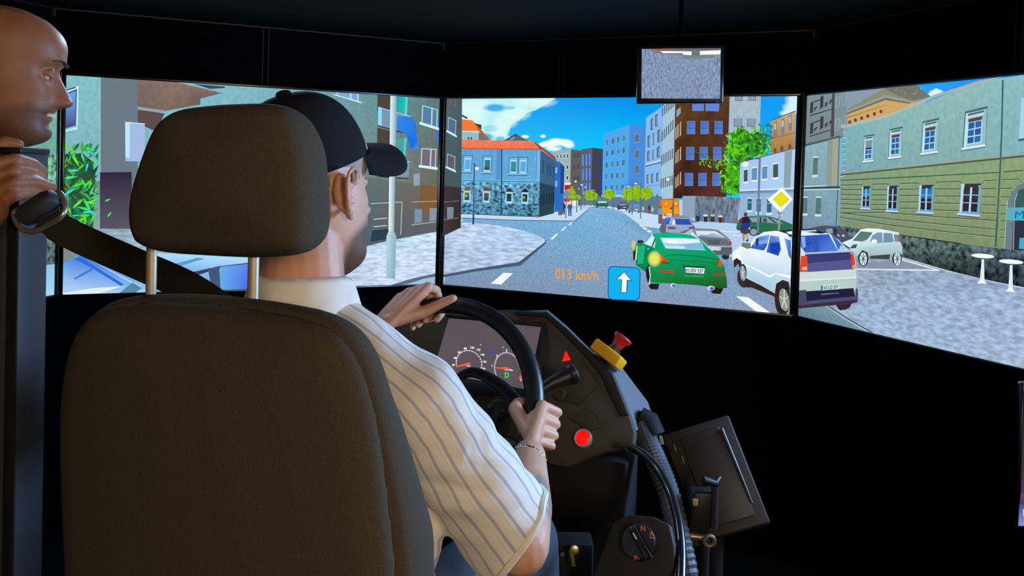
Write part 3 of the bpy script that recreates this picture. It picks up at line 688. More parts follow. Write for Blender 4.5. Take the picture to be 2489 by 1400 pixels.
# grey hatchback
c = Pic(k)
c.p('#282c34', 1757, 617, 1774, 617, 1773, 627, 1768, 630, 1760, 629, 1756, 624)
c.p('#7c8898', 1665, 566, 1675, 558, 1690, 554, 1735, 556, 1750, 560, 1775, 580, 1781, 600, 1781, 615, 1770, 620, 1740, 618, 1730, 600, 1700, 578, 1692, 568)
c.p('#a8c0d8', 1667, 566, 1683, 556, 1687, 556, 1679, 569).p('#dcecf8', 1681, 569, 1685, 560, 1690, 571).p('#dce8f4', 1692, 560, 1740, 561, 1765, 577, 1706, 572, 1697, 573).p('#94b4e0', 1698, 569, 1720, 570, 1735, 566, 1752, 572, 1764, 576, 1705, 572)
c.p('#64707c', 1700, 576, 1768, 580, 1778, 596, 1722, 596).p('#525c68', 1722, 582, 1752, 583, 1751, 594, 1726, 593).p('#b84058', 1774, 582, 1780, 588, 1779, 596, 1773, 596).p('#a0acbc', 1722, 596, 1781, 597, 1781, 600, 1724, 600).p('#58626c', 1726, 601, 1781, 600, 1780, 616, 1770, 620, 1744, 618)
c.p('#e4ecf4', 1722, 598, 1754, 600, 1753, 608, 1728, 607).text('MU UN 348', [(1727, 599.5), (1752, 601), (1751.5, 606.5), (1729, 605.5)], '#50586c'); c.p('#88404c', 1768, 601, 1778, 602, 1777, 605, 1768, 604)
c.build('car_image', label='grey hatchback in the picture')
# dark green car, lamp post and a person at the right
c = Pic(k)
c.p('#20283c', 1791, 549, 1793, 548, 1800, 551, 1800, 560, 1792, 557).p('#2c7050', 1791, 552, 1795, 535, 1815, 525, 1860, 523, 1895, 532, 1930, 545, 1930, 575, 1845, 572, 1800, 560)
c.p('#2c9070', 1815, 525, 1858, 523, 1880, 527, 1825, 530).p('#8c9ca8', 1822, 530, 1858, 527, 1885, 532, 1905, 543, 1830, 539).p('#343c40', 1848, 528, 1852, 528, 1852, 540, 1847, 540).p('#383c40', 1866, 528, 1872, 529, 1890, 541, 1884, 541).p('#4c5458', 1856, 530, 1864, 530, 1866, 540, 1856, 540)
c.ell(1833, 562, 12, 11, '#303844').ell(1833, 563, 8, 8, '#90a0a8').p('#e46450', 1790, 540, 1797, 534, 1797, 540); c.build('car_image', label='dark green car in the picture')
W = Pic(k)
W.p('#b08078', 1806, 567, 1812, 568, 1811, 584, 1807, 586).p('#c09880', 1814, 566, 1819, 568, 1820, 582, 1817, 584).p('#20242c', 1815, 583, 1820, 580, 1820, 586, 1815, 586).p('#44403c', 1800, 552, 1824, 552, 1822, 566, 1812, 569, 1802, 565)
W.p('#2a2044', 1806, 527, 1819, 526, 1824, 534, 1823, 556, 1802, 556, 1804, 538).p('#283c8c', 1804, 542, 1822, 542, 1822, 555, 1803, 555).ell(1813.5, 521, 4.6, 5.4, '#6c4038').p('#584038', 1798, 533, 1806, 528, 1805, 536, 1800, 550).ell(1823, 555, 2, 3, '#d8c4b8'); W.build('pedestrian_image', label='woman in a dark blue top in the picture')
L = Pic(k); L.line('#6c7ca0', 5, 1848, 383, 1843, 565).line('#34445c', 1.5, 1792, 396, 1844, 384).ell(1813, 399.5, 8, 7, '#eceff4').line('#485878', 2.4, 1814, 386, 1848, 386); L.build('lamp_post_image')
S_ = Pic(k); S_.line('#909890', 5, 1896, 515, 1894, 562).poly([(1902, 455), (1928, 484), (1898, 517), (1867, 485)], '#fbfdfd').poly([(1900, 465.5), (1919.5, 485), (1898.5, 503.5), (1879.5, 484)], '#a89c28').poly([(1900, 466.5), (1918.5, 485), (1898.5, 502.5), (1880.5, 484)], '#e8e020')
S_.build('road_sign_image', label='white and yellow diamond priority sign in the picture')
# green coupe
c = Pic(k)
c.p('#281c1c', 1580, 688, 1605, 688, 1602, 702, 1585, 702, 1579, 694).p('#241818', 1724, 696, 1760, 700, 1753, 713, 1735, 712, 1727, 705)
c.p('#342020', 1541, 600, 1545, 590, 1548, 600, 1546, 630, 1542, 634)
c.poly([(1549, 590), (1568, 592), (1590, 567), (1640, 565), (1680, 570), (1705, 583), (1720, 598), (1745, 620), (1762, 645), (1768, 675), (1769, 698), (1752, 700), (1700, 692), (1640, 688), (1585, 686), (1578, 672), (1573, 660), (1550, 645), (1546, 630)],
       ['#10a470', '#10a468', '#10b080', '#10b484', '#10b080', '#10a878', '#10a874', '#109c60', '#108c48', '#18702c', '#24501c', '#24501c', '#1c682c', '#18782c', '#108c48', '#108c4c', '#109454', '#0c7c50', '#0c8458'])
c.p('#0c8450', 1549, 595, 1570, 592, 1592, 604, 1582, 625, 1576, 650, 1573, 660, 1551, 645).p('#18b47c', 1553, 598, 1571, 595, 1566, 640, 1552, 640)
c.p('#d4f0f4', 1569, 592, 1588, 570, 1594, 578, 1586, 598).p('#0c1418', 1586, 598, 1594, 579, 1595.5, 580, 1588.5, 599).p('#a8e4e4', 1588, 599, 1596, 583, 1594, 602)
c.p('#a4d4ec', 1606, 577, 1662, 577, 1700, 580, 1717, 608, 1620, 603).p('#e4f4f8', 1612, 579, 1700, 581, 1705, 588, 1660, 592, 1615, 589).p('#f4fafa', 1626, 580, 1648, 580, 1648, 592, 1627, 590).p('#84bce0', 1650, 594, 1708, 589, 1716, 607, 1665, 604).p('#c4e8f4', 1618, 597, 1665, 597, 1668, 603, 1621, 603)
c.line('#0c5c34', 1.6, 1619, 622, 1640, 618, 1690, 621, 1745, 629).line('#0c6840', 1.2, 1632, 631, 1690, 634, 1742, 638)
c.p('#e83c18', 1603, 615, 1628, 637, 1605, 637).p('#f46c20', 1604, 615, 1616, 630, 1606, 634).p('#3c2018', 1628, 637, 1632, 639, 1618, 639, 1605, 637).p('#e05020', 1751, 630, 1759, 646, 1743, 646).p('#6c3c18', 1751, 629, 1747, 634, 1741, 646, 1744, 646)
c.p('#0c4c28', 1661, 644, 1716, 647, 1714, 655, 1664, 652).p('#28a460', 1664, 668, 1714, 668, 1711, 673, 1668, 671).p('#c83838', 1604, 655, 1643, 657, 1642, 662, 1605, 660).p('#b83838', 1734, 663, 1765, 665, 1765, 669, 1736, 668)
c.p('#1c1c20', 1572, 655, 1580, 640, 1584, 655, 1583, 690, 1577, 685, 1574, 675).p('#dce8f0', 1579, 646, 1582, 648, 1584, 668, 1582, 692, 1579, 688, 1582, 672).ell(1638, 692, 7, 5, '#c8dcec').ell(1640, 693, 4, 3.4, '#3c70b0').ell(1730, 699, 9, 6, '#c8dcec').ell(1732, 700, 5, 4, '#3c70b0').ell(1559, 587, 8, 4.6, '#30382c').p('#c8ecc8', 1550, 598, 1553, 594, 1550, 630, 1546, 634).ell(1578, 604, 3, 1.2, '#a0e8c8', 10, .6)
co = c.build('car_image', label='green coupe in the picture')
c = Pic(k); c.p('#e8f2f8', 1664, 648, 1715, 651, 1713, 664, 1666, 661).p('#2c64c8', 1664, 648, 1668, 648.3, 1670, 661, 1666, 661).text('WÜ', [(1669, 650.5), (1679, 651.2), (1679.6, 660.5), (1670, 659.8)], '#20283c', .02).ell(1682, 653.4, 1.6, 1.6, '#3c4c78', 8).ell(1682.5, 658, 1.8, 1.8, '#4c5c80', 8).text('EV 337', [(1685, 651.6), (1712, 653.4), (1710.5, 662.4), (1685.5, 660.8)], '#20283c', .02); c.build('number_plate_image', co)
c = Pic(k); c.puff(1593, 628, 18, 22, '#dce858', 1.0).puff(1593, 627, 13, 17, '#e4e868', 1.0); c.build('indicator_glow_image', co); Pic(k).puff(1543, 596, 6, 16, '#e4cc58', .9).build('indicator_glow_image', co)
# white off-road car (left half)
c = Pic(k)
c.p('#3a2628', 1800, 660, 1835, 680, 1880, 705, 1900, 730, 1880, 718, 1810, 690).ell(1811, 672, 18, 26, '#3c3030').ell(1822, 685, 14, 13, '#382828').ell(1903, 725, 19, 42, '#342426')
c.poly([(1783, 612), (1800, 598), (1822, 594), (1838, 575), (1858, 563), (1890, 560), (1915, 568), (1945, 590), (1945, 700), (1924, 680), (1905, 678), (1890, 690), (1885, 712), (1850, 692), (1805, 670), (1806, 650), (1800, 632), (1784, 640), (1781, 625)],
       ['#e8f4fc', '#f4f8fc', '#f4f8fc', '#e8f0f8', '#e8f4fc', '#f0f8fc', '#ecf4fc', '#f0f8fc', '#c4dcf0', '#bcd8ec', '#d0e4f4', '#b4d4e8', '#b4d4e8', '#b4d0e8', '#bcd8ec', '#d4e8f4', '#d8e8f4', '#e0ecf8', '#f0f8fc'])
c.poly([(1808, 622), (1925, 640), (1925, 690), (1890, 690), (1885, 708), (1808, 668)], ['#dcf0fa', '#dcecf8', '#b0d0e4', '#b0d4e4', '#a8cce0', '#b0d4e8'])
c.p('#fafcfc', 1783, 614, 1800, 618, 1808, 632, 1808, 648, 1803, 630, 1782, 624).p('#fafcfc', 1807, 642, 1830, 652, 1873, 674, 1886, 664, 1925, 676, 1945, 690, 1945, 684, 1925, 668, 1884, 662, 1872, 668, 1830, 648, 1808, 640)
c.p('#342828', 1784, 632, 1792, 626, 1803, 634, 1806, 668, 1796, 640, 1786, 650).p('#302428', 1884, 712, 1888, 688, 1903, 679, 1918, 684, 1922, 705, 1905, 690, 1893, 700)
c.ell(1807, 662, 9, 22, '#30282a').ell(1807, 663, 7, 19, '#8898a0', 16, -.1).ell(1907, 727, 13, 32, '#24201f').ell(1907, 727, 12, 28, '#8c988c', 16, -.15)
for a in range(5): c.line('#d4dcd8', 2.4, 1907, 727, 1907 + 10.5 * math.sin(a * 1.257), 727 - 25 * math.cos(a * 1.257)); c.line('#d4dce0', 1.8, 1807, 663, 1807 + 6 * math.sin(a * 1.257), 663 - 17 * math.cos(a * 1.257))
c.p('#20304c', 1886, 560, 1945, 558, 1945, 575, 1915, 568, 1900, 562).p('#f4f8fc', 1912, 563, 1926, 561, 1926, 569, 1918, 568)
co = c.build('car_image', label='white off-road car in the picture, its left part')
for q in ((1825, 602, 1844, 575, 1872, 569, 1865, 597, 1858, 608), (1866, 612, 1876, 572, 1895, 574, 1899, 605, 1893, 621), (1907, 577, 1923, 584, 1924, 630, 1918, 620)):
    c = Pic(k); n = len(q) // 2; c.poly([(q[2 * i], q[2 * i + 1]) for i in range(n)], ['#2c60d0', '#5c90e4', '#84b0ec', '#2450b8', '#2c4ca8'][:n] if n == 5 else ['#84b0ec', '#3c70d8', '#2450b8', '#1c44b0'])
    c.build('window_image', co)
Pic(k).p('#84a4e4', 1838, 586, 1869, 580, 1867, 590, 1832, 596).p('#1c3ca0', 1838, 580, 1845, 577, 1845, 595, 1838, 597).p('#1844b8', 1873, 590, 1895, 588, 1897, 604, 1890, 616, 1872, 611).p('#5c6488', 1864, 612, 1874, 571, 1876, 571, 1867, 613).build('window_image', co)
Pic(k).p('#70806c', 1804, 592, 1807, 589, 1826, 590, 1826, 602, 1818, 604, 1804, 598).build('wing_mirror_image', co)
# head-up speed and arrow
T = Pic(k); T.text('013 km/h', [(1353, 651.5), (1457, 657), (1457, 680), (1353, 677)], '#f0a040', .012); T.build('speed_readout_image', label='orange speed readout in the picture')
def rrect(q, r, n=6):
    out = []
    for (u, v, a0) in ((r, r, PI), (1 - r, r, 1.5 * PI), (1 - r, 1 - r, 0), (r, 1 - r, .5 * PI)):
        for i in range(n + 1):
            a = a0 + i * PI / 2 / n; out.append(quadpt(q, u + r * math.cos(a), v + r * math.sin(a)))
    return out
A = Pic(k); Q = [(1481, 645), (1560, 649), (1558, 730), (1480, 727)]
A.poly(rrect(Q, .16), '#1058a4').poly(rrect(sub(Q, .025, .975, .025, .975), .15), '#14b0f0')
A.poly([(1520, 658.5), (1540, 681), (1528.5, 680.5), (1527, 710.5), (1512, 709.5), (1513.5, 678.5), (1500, 677.5)], '#08406c').poly([(1520, 660.5), (1536.5, 679.5), (1526.5, 679), (1525.2, 709), (1513.6, 708.4), (1515, 677.5), (1503, 677)], '#f8fafa')
A.build('arrow_sign_image', label='cyan square with a white arrow in the picture')
# ================= right screen =================
make_screen('R', 'right-hand simulator screen showing a sage green house and a small white car')
k = 'R'
P = Pic(k); fp(P, .5, 0, 1, .42, ['#8cbcc4', '#7cb0c0', '#78a8b4', '#84acac'], 'plaster'); fp(P, .5, .42, 1, .72, '#84a080', 'plaster'); b = P.build('building_image')
for u in (.66, .78, .90):
    fp(fp(Pic(k), u, .10, u + .06, .32, '#b4dcf0'), u + .008, .13, u + .052, .30, '#2c68a8').build('window_image', b)
    fp(fp(Pic(k), u, .47, u + .06, .66, '#b4dcf0'), u + .008, .49, u + .052, .64, '#38343e').build('window_image', b)
P = Pic(k); fp(P, .5, .70, 1, .78, ['#54686c', '#3c4c54', '#283430', '#34483c'], 'rubble'); P.build('stone_base_image')
P = Pic(k); fp(P, .4, .76, 1, 1, ['#98a8c0', '#a0b4d4', '#a4b8d4', '#9cb4d0'], 'pave'); P.build('pavement_image')
Pic(k).poly([(1950, 215), (2530, 160), (2530, 420), (1950, 420)], ['#3cb0f8', '#0c90f4', '#40b4fc', '#60c0fc']).build('sky_image')
c = Pic(k)
for x, y, a, b in ((2272, 226, 16, 9), (2264, 231, 12, 6), (2284, 223, 10, 6), (2276, 219, 8, 5)): c.puff(x, y, a, b, '#e8fafc', .95)
c.build('cloud_image')
# concrete block of flats behind
P = Pic(k).poly([(1950, 220), (2170, 195), (2170, 300), (2045, 335), (1950, 360)], ['#7c9094', '#8494a0', '#8c9ca8', '#7c8c94', '#78868a']).p('#8c9cb0', 2057, 222, 2170, 205, 2170, 260, 2060, 300)
P.p('#4c4c50', 2023, 226, 2029, 225, 2027, 332, 2019, 334).p('#505c64', 1957, 350, 2040, 330, 2050, 335, 1957, 356)
b = P.build('building_image', label='grey concrete block of flats in the picture')
for y in (244, 294):
    for q in ((1970, y + 6, 1996, y - 4, 1996, y - 1, 1977, y + 6, 1976, y + 30, 1969, y + 32), (1995, y - 10, 2002, y - 12, 2001, y + 16, 1993, y + 22), (1979, y + 18, 1988, y + 14, 1986, y + 18, 1982, y + 22, 1979, y + 28), (2006, y + 6, 2012, y + 3, 2011, y + 12, 2005, y + 16), (2017, y, 2023, y - 3, 2021, y + 4, 2016, y + 11), (1968, y + 36, 2022, y + 20, 2022, y + 22, 1968, y + 39)):
        Pic(k).p('#3c3c48', *q).build('window_image', b)
for q in ((2034, 238, 2042, 234, 2040, 256, 2032, 262), (2049, 229, 2057, 224, 2056, 252, 2047, 256), (2032, 290, 2040, 287, 2039, 314, 2030, 318), (2046, 286, 2056, 281, 2055, 300, 2044, 304)):
    Pic(k).p('#a4bcc4', q[0] - 1, q[1] - 1, q[2] + 1, q[3] - 1, q[4] + 1, q[5] + 1, q[6] - 1, q[7] + 1).p('#7c949c', *q).build('window_image', b)
# ochre house with a wide roof
P = Pic(k).p('#d0a868', 2060, 275, 2152, 243, 2210, 250, 2260, 240, 2200, 280, 2060, 305)
P.p('#8c8c78', 2058, 266, 2150, 215, 2228, 205, 2262, 235, 2215, 250, 2152, 234, 2075, 268).p('#74766c', 2150, 215, 2228, 203, 2262, 234, 2240, 240, 2212, 244, 2165, 224)
P.p('#94a090', 2060, 269, 2152, 231, 2222, 246, 2215, 250, 2152, 238, 2060, 275).p('#6c6c70', 2060, 274, 2152, 238, 2215, 250, 2208, 252, 2152, 243, 2060, 278).p('#b08c54', 2060, 284, 2152, 255, 2180, 260, 2152, 257, 2060, 288)
leaves(P, 26, 2172, 2250, 214, 244, 1.6, ['#a0a090', '#b0b09c', '#62645c'], None, None, .7)
b = P.build('building_image', label='ochre house with a wide grey roof in the picture')
for x, y in ((2066, 297), (2080, 292), (2095, 287), (2110, 282), (2126, 277), (2142, 271)): Pic(k).ell(x, y, 4, 4.6, '#6c4058', 10).build('window_image', b)
# pale grey house
P = Pic(k).poly([(1945, 356), (2045, 334), (2043, 560), (1940, 560)], ['#8ab0b8', '#90b4bc', '#7c9cb0', '#7890a8'], 'plaster').p('#8c9c94', 2012, 341, 2041, 335, 2037, 452, 2009, 450).p('#a0a890', 2025, 338, 2041, 335, 2037, 452, 2022, 451)
P.line('#3c4c60', 2, 2041, 335, 2037, 455, 2033, 548).p('#3c4c54', 1950, 455, 2040, 452, 2045, 458, 1950, 459).p('#b8d8e0', 1950, 460, 2045, 458, 2045, 461, 1950, 463).p('#c8e4ec', 1950, 452, 2010, 450, 2010, 452, 1950, 455)
b = P.build('building_image', label='pale grey house in the picture')
for q in ([(1978, 383), (1989, 382), (1987, 426), (1976, 427)], [(1953, 480), (1963, 480), (1962, 520), (1951, 520)], [(1985, 480), (1997, 480), (1995, 522), (1983, 522)]): window(k, b, q, '#4c6470', '#587c74', .1, (), None, '#c8e4ec', None, '#c0dce4')
# sage green house
P = Pic(k)
P.poly([(2052, 308), (2160, 284), (2300, 230), (2400, 195), (2530, 160), (2530, 425), (2330, 410), (2045, 428)], ['#7cb4bc', '#8cb8b4', '#90bcb4', '#90bcbc', '#8cbcc4', '#7cb0c0', '#84acac', '#78a8b4'], 'plaster')
P.p('#b0bcb0', 2044, 305, 2060, 303, 2160, 278, 2270, 232, 2380, 196, 2440, 178, 2440, 182, 2382, 203, 2270, 238, 2160, 285, 2060, 309, 2045, 311)
for i in range(36):
    u = i / 35.; x = 2265 + u * 160; y = 234.5 - u * 51; P.line('#7c8888', 1, x, y - 3.5, x, y + 3)
P.poly([(2045, 424), (2490, 380), (2530, 377), (2530, 640), (2330, 590), (2150, 565), (2042, 552)], ['#84a080', '#8ca478', '#86a484', '#7c9870', '#80906c', '#809070', '#7c9478'], 'plaster')
P.p('#5c5c50', 2045, 423, 2490, 377, 2530, 374, 2530, 378, 2490, 382, 2045, 427).p('#a0a890', 2045, 421, 2490, 373, 2490, 376, 2045, 423)
for a, bb in (((2045, 438.5), (2432, 419)), ((2440, 418), (2489, 414))): P.line('#304438', 2, *a, *bb)
def joint(pts): P.line('#3c4c3c', 2, *pts); P.line('#a8bc94', 1.2, *[v + (1.8 if i % 2 else 0) for i, v in enumerate(pts)])
for pts in ((2045, 450, 2096, 449, 2100, 456), (2121, 450, 2123, 448, 2157, 447, 2162, 453), (2190, 448, 2192, 446, 2233, 445, 2238, 452), (2275, 448, 2280, 443, 2334, 441, 2341, 448), (2391, 446, 2396, 439, 2424, 438), (2438, 437, 2478, 435, 2486, 445)): joint(pts)
for i in range(5):
    yl = [461, 473, 484, 495, 506][i]
    joint((2045, yl, 2098, yl + .5 + i * .8)); joint((2120, yl + .5 + i * .6, 2158, yl + .5 + i * .8))
    ys = [459.5, 475, 490, 505, 514][i]
    if i < 4: joint((2187, 460.5 + i * 15.3, 2236, 459.5 + i * 15.6)); joint((2273, 459.5 + i * 17, 2337, 459.5 + i * 17.6)); joint((2388, 459 + i * 19.5, 2424, 458.5 + i * 20.2)); joint((2434, 458 + i * 20.5, 2462 - i * 3, 458 + i * 21))
for pts in ((2043, 518, 2160, 520 - 4, 2172, 518, 2300, 528, 2425, 536), (2043, 517, 2172, 533, 2300, 546, 2424, 558), (2043, 528, 2172, 548, 2300, 563, 2424, 576), (2434, 537, 2455, 538), (2434, 558, 2450, 560), (2434, 577, 2444, 578)): joint(pts)
P.line('#3c5c54', 4, 2440, 195, 2437, 320, 2433, 420, 2426, 540, 2422, 600).line('#5c8070', 1.5, 2441.5, 195, 2438.5, 320, 2434.5, 420, 2427.5, 540)
for i in range(9):
    y = 322 + i * 13.4; P.line('#c8ecf0', 1.4, 2049 - i * .5, y, 2060 - i * .4, y - 2.5); P.line('#305868', 1, 2049 - i * .5, y - 1.6, 2060 - i * .4, y - 4.2)
b = P.build('building_image', label='sage green house with rusticated ground floor in the picture')
for q, nb in (([(2103, 331), (2127, 327), (2125, 390), (2100, 393)], 2), ([(2165, 315), (2196, 309), (2194, 380), (2162, 384)], 3), ([(2246, 297), (2285, 288), (2282, 368), (2241, 374)], 3), ([(2349, 273), (2402, 260), (2398, 352), (2343, 361)], 3)):
    W = Pic(k); W.poly(sub(q, -.02, 1.02, -.02, 1.03), '#4c6878').poly(sub(q, .05, 1.0, .04, .98), '#94c0c8').poly(sub(q, .03, .16, .04, .98), '#c0e4ec').poly(sub(q, .14, .84, .06, .3), '#7ca4ac').poly(sub(q, .14, .88, .13, .2), '#c0dcdc').poly(sub(q, .12, .86, .08, .11), '#3c5468')
    W.poly(sub(q, .16, .82, .24, .93), '#b4dcf0')
    g = sub(q, .18, .8, .26, .91)
    rows = 2 if nb == 2 else 3
    W.poly(sub(g, 0, 1, -.06, .08), '#38383c' if nb == 2 else '#5c4450')
    if nb == 2: W.poly(sub(g, 0, 1, -.1, .34), '#7c9498').poly(sub(g, 0, 1, .34, .44), '#242c5c')
    for r in range(rows):
        for cc in range(2):
            v0 = .46 if nb == 2 else .09; dv = (1 - v0) / rows
            W.poly(sub(g, cc * .5 + .02, cc * .5 + .45, v0 + r * dv + .02, v0 + (r + 1) * dv - .03), ['#2c5ca0', '#2c68a8', '#345898', '#2c74ac'][(r + cc) % 4])
    W.poly(sub(q, -.04, 1.0, .98, 1.04), '#dcf0f8').poly(sub(q, -.08, 1.0, 1.04, 1.08), '#707c94'); W.build('window_image', b)
W = Pic(k).p('#a8d4e4', 2486, 238, 2530, 225, 2530, 330, 2479, 340).p('#4c6878', 2478, 338, 2530, 330, 2530, 336, 2478, 344); W.build('window_image', b)
for q, gl in (([(2098, 453), (2119, 452), (2117, 506), (2096, 505)], '#2c80b8'), ([(2160, 452), (2187, 451), (2184, 512), (2158, 511)], '#34303c'), ([(2238, 450), (2273, 449), (2270, 516), (2235, 514)], '#2c78b8'), ([(2340, 447), (2389, 446), (2383, 522), (2335, 518)], '#38343e')):
    W = Pic(k); W.poly(q, '#3c3440').poly(sub(q, 0, .16, 0, 1), '#b0dcec').poly(sub(q, .86, 1, .05, 1), '#74acc4').poly(sub(q, .14, .88, .14, .95), gl).poly(sub(q, .14, .88, .5, .92), '#342838').poly(sub(q, .08, .92, .92, 1.0), '#5cb4dc')
    W.poly(sub(q, .46, .56, .12, .94), '#b8e0f4').poly(sub(q, .14, .88, .36, .39), '#8cbcd8').poly(sub(q, .14, .88, .62, .65), '#8cbcd8').poly(sub(q, -.12, 1.06, 1.0, 1.07), '#c4d4e4').poly(sub(q, -.08, 1.04, 1.07, 1.1), '#4c4058'); W.build('window_image', b)
W = Pic(k); W.poly([(2445, 610), (2450, 540), (2454, 490), (2462, 468), (2478, 450), (2530, 430), (2530, 650)], '#6c8088').poly([(2466, 620), (2468, 490), (2480, 462), (2530, 445), (2530, 650)], '#3c5c5c').p('#2c3440', 2466, 535, 2530, 535, 2530, 660, 2462, 640).line('#b0ccd4', 1.6, 2466, 620, 2470, 488, 2476, 470).line('#b0ccd4', 1.4, 2444, 610, 2452, 488)
W.p('#60acc0', 2451, 505, 2530, 503, 2530, 536, 2449, 536).p('#48b0d4', 2467, 510, 2530, 508, 2530, 538, 2466, 535).text('Mi', [(2472, 514), (2500, 512), (2500, 532), (2470, 530)], '#20648c').p('#48a8cc', 2482, 578, 2530, 578, 2530, 612, 2480, 604); W.build('shop_front_image', b)
P = Pic(k).poly([(2040, 548), (2150, 566), (2330, 592), (2455, 606), (2530, 612), (2530, 710), (2300, 655), (2190, 628), (2040, 590)], ['#54686c', '#5c7474', '#50645c', '#54686c', '#48586c', '#242c34', '#283430', '#34483c', '#4c605c'], 'rubble'); P.build('stone_base_image', b)
# forecourt
G = Pic(k).poly([(1930, 570), (2040, 575), (2190, 622), (2300, 655), (2400, 680), (2530, 705), (2530, 930), (1930, 800)], ['#98a8c0', '#98a8c0', '#98a4b8', '#94a8c0', '#94a8c4', '#a0b4d4', '#a4b8d4', '#9cb4d0'], 'pave'); G.line('#c4d8e8', 1.6, 2190, 625, 2300, 656, 2400, 681, 2530, 707); G.build('pavement_image')
Pic(k).p('#8c94ac', 2080, 640, 2196, 632, 2262, 652, 2090, 653).build('parking_bay_image'); Pic(k).line('#e4f0f4', 3, 2080, 654, 2285, 657).build('road_marking_image'); Pic(k).line('#e4f0f4', 3, 2195, 631, 2286, 657).build('road_marking_image')
R = Pic(k).poly([(1940, 740), (2010, 742), (2060, 772), (2125, 810), (2125, 815), (1935, 775)], ['#6c8898', '#789ca8', '#7898a8', '#7c98ac', '#7c98ac', '#647c90'], 'road').line('#bcd4e4', 2.4, 2009, 742, 2060, 776, 2112, 806).line('#445468', 3, 2016, 744, 2066, 776, 2125, 809); R.build('road_image')
# parked dark car, off-road car (right part), small white car, tables
c = Pic(k).p('#4c5468', 1950, 560, 1983, 552, 2005, 548, 2040, 550, 2060, 560, 2070, 580, 2070, 600, 1950, 590).p('#8ca4b0', 2010, 557, 2026, 555, 2028, 566, 2016, 568).p('#2c303c', 2028, 554, 2036, 555, 2040, 575, 2030, 570).p('#d8e8ec', 2036, 568, 2042, 571, 2046, 575, 2040, 573).p('#d8e8ec', 2049, 572, 2054, 570, 2057, 575, 2051, 575); c.build('car_image', label='dark parked car in the picture')
c = Pic(k)
c.p('#342430', 2035, 742, 2075, 732, 2070, 746, 2060, 752, 2044, 754).poly([(1948, 562), (1990, 562), (2020, 568), (2040, 582), (2070, 612), (2080, 620), (2086, 650), (2088, 690), (2088, 715), (1940, 715)], ['#e8f4f8', '#e0f0f8', '#d8ecf4', '#e0f0f8', '#e0ecf0', '#c8d8d8', '#b0c4c4', '#a8bcb8', '#98aca8', '#a8bcbc'])
c.p('#182440', 1948, 556, 1980, 557, 2010, 566, 2000, 568, 1948, 562).p('#c8dcec', 1948, 560, 1985, 559, 1990, 562, 1948, 564)
c.p('#3c3c74', 1960, 618, 2070, 612, 2078, 655, 1964, 663).p('#54588c', 1965, 640, 2076, 630, 2078, 655, 1964, 662).p('#b0c4e0', 1958, 614, 2068, 608, 2070, 611, 1960, 617)
c.p('#e84428', 1950, 622, 1965, 622, 1967, 660, 1946, 661).p('#e8c0b0', 1953, 650, 1964, 648, 1965, 656, 1953, 656).p('#e04028', 2071, 614, 2078, 618, 2083, 645, 2074, 655).p('#c8a498', 2075, 645, 2082, 642, 2083, 652, 2076, 653)
c.p('#d8ecec', 1948, 680, 2085, 672, 2085, 676, 1948, 684).p('#b8ccc8', 1948, 684, 2085, 676, 2085, 704, 1948, 708).p('#ccdcd8', 1946, 662, 2084, 654, 2085, 672, 1948, 680)
c.p('#484a6c', 1944, 706, 1962, 704, 1966, 745, 1942, 748).p('#22203c', 1962, 708, 2078, 700, 2082, 722, 1964, 732).p('#504c74', 1962, 732, 2082, 720, 2084, 698, 2089, 705, 2089, 730, 2080, 736, 1944, 748).p('#3c2c44', 1944, 742, 2086, 728, 2088, 734, 2072, 738, 1944, 750).p('#707898', 1999, 714, 2042, 711, 2042, 713, 2000, 717)
co = c.build('car_image', label='white off-road car in the picture, its rear')
c = Pic(k).poly([(1948, 573), (2018, 569), (2038, 605), (2040, 610), (1961, 614), (1950, 600)], ['#2c58c0', '#3864cc', '#4c78d8', '#5c88e0', '#3c60c4', '#2448ac']).p('#3458b4', 1975, 572, 1990, 571, 1996, 611, 1980, 613).p('#88acf0', 1950, 576, 1960, 574, 1962, 600, 1954, 604).p('#3868d0', 2024, 571, 2034, 578, 2062, 607, 2042, 609).p('#a8d0f4', 2046, 596, 2056, 598, 2062, 607, 2042, 609); c.build('window_image', co)
c = Pic(k).p('#c8dce0', 1996, 693, 2044, 689, 2043, 703, 1997, 706).p('#2484b8', 1998, 694, 2003, 693.5, 2003.5, 705, 1998.5, 705.5).text('WÜ ID 397', [(2004.5, 693.5), (2041, 690.5), (2040, 702), (2005, 705)], '#485c74', .015); c.build('number_plate_image', co)
c = Pic(k)
c.ell(2102, 627, 13, 20, '#20303c', 16).ell(2184, 627, 12, 18, '#20303c', 16)
c.poly([(2050, 590), (2075, 580), (2095, 558), (2112, 555), (2140, 556), (2188, 565), (2192, 587), (2197, 600), (2197, 620), (2186, 612), (2176, 616), (2170, 632), (2117, 632), (2112, 614), (2100, 608), (2088, 622), (2076, 612), (2066, 600)], ['#ecf8f8', '#e0f0f0', '#dcf0f0', '#f0fafa', '#e0f4f4', '#dcecf0', '#c0dce0', '#c4dce0', '#a8c0c8', '#b0c8cc', '#a8c4c8', '#88a0a4', '#90a8ac', '#a8c4c8', '#b0ccd0', '#b8d0d4', '#b8d0d8', '#d0e4e8'])
c.p('#5c7c7c', 2076, 585, 2096, 562, 2125, 565, 2112, 582, 2100, 587).p('#7c9cb4', 2118, 586, 2124, 572, 2136, 565, 2148, 565, 2149, 590, 2125, 592).p('#7494ac', 2151, 566, 2172, 567, 2176, 588, 2151, 590).p('#5c98ac', 2176, 569, 2186, 570, 2188, 588, 2178, 586).p('#d83c48', 2186, 570, 2192, 574, 2193, 588, 2188, 587).p('#40484c', 2118, 622, 2168, 618, 2165, 630, 2118, 629)
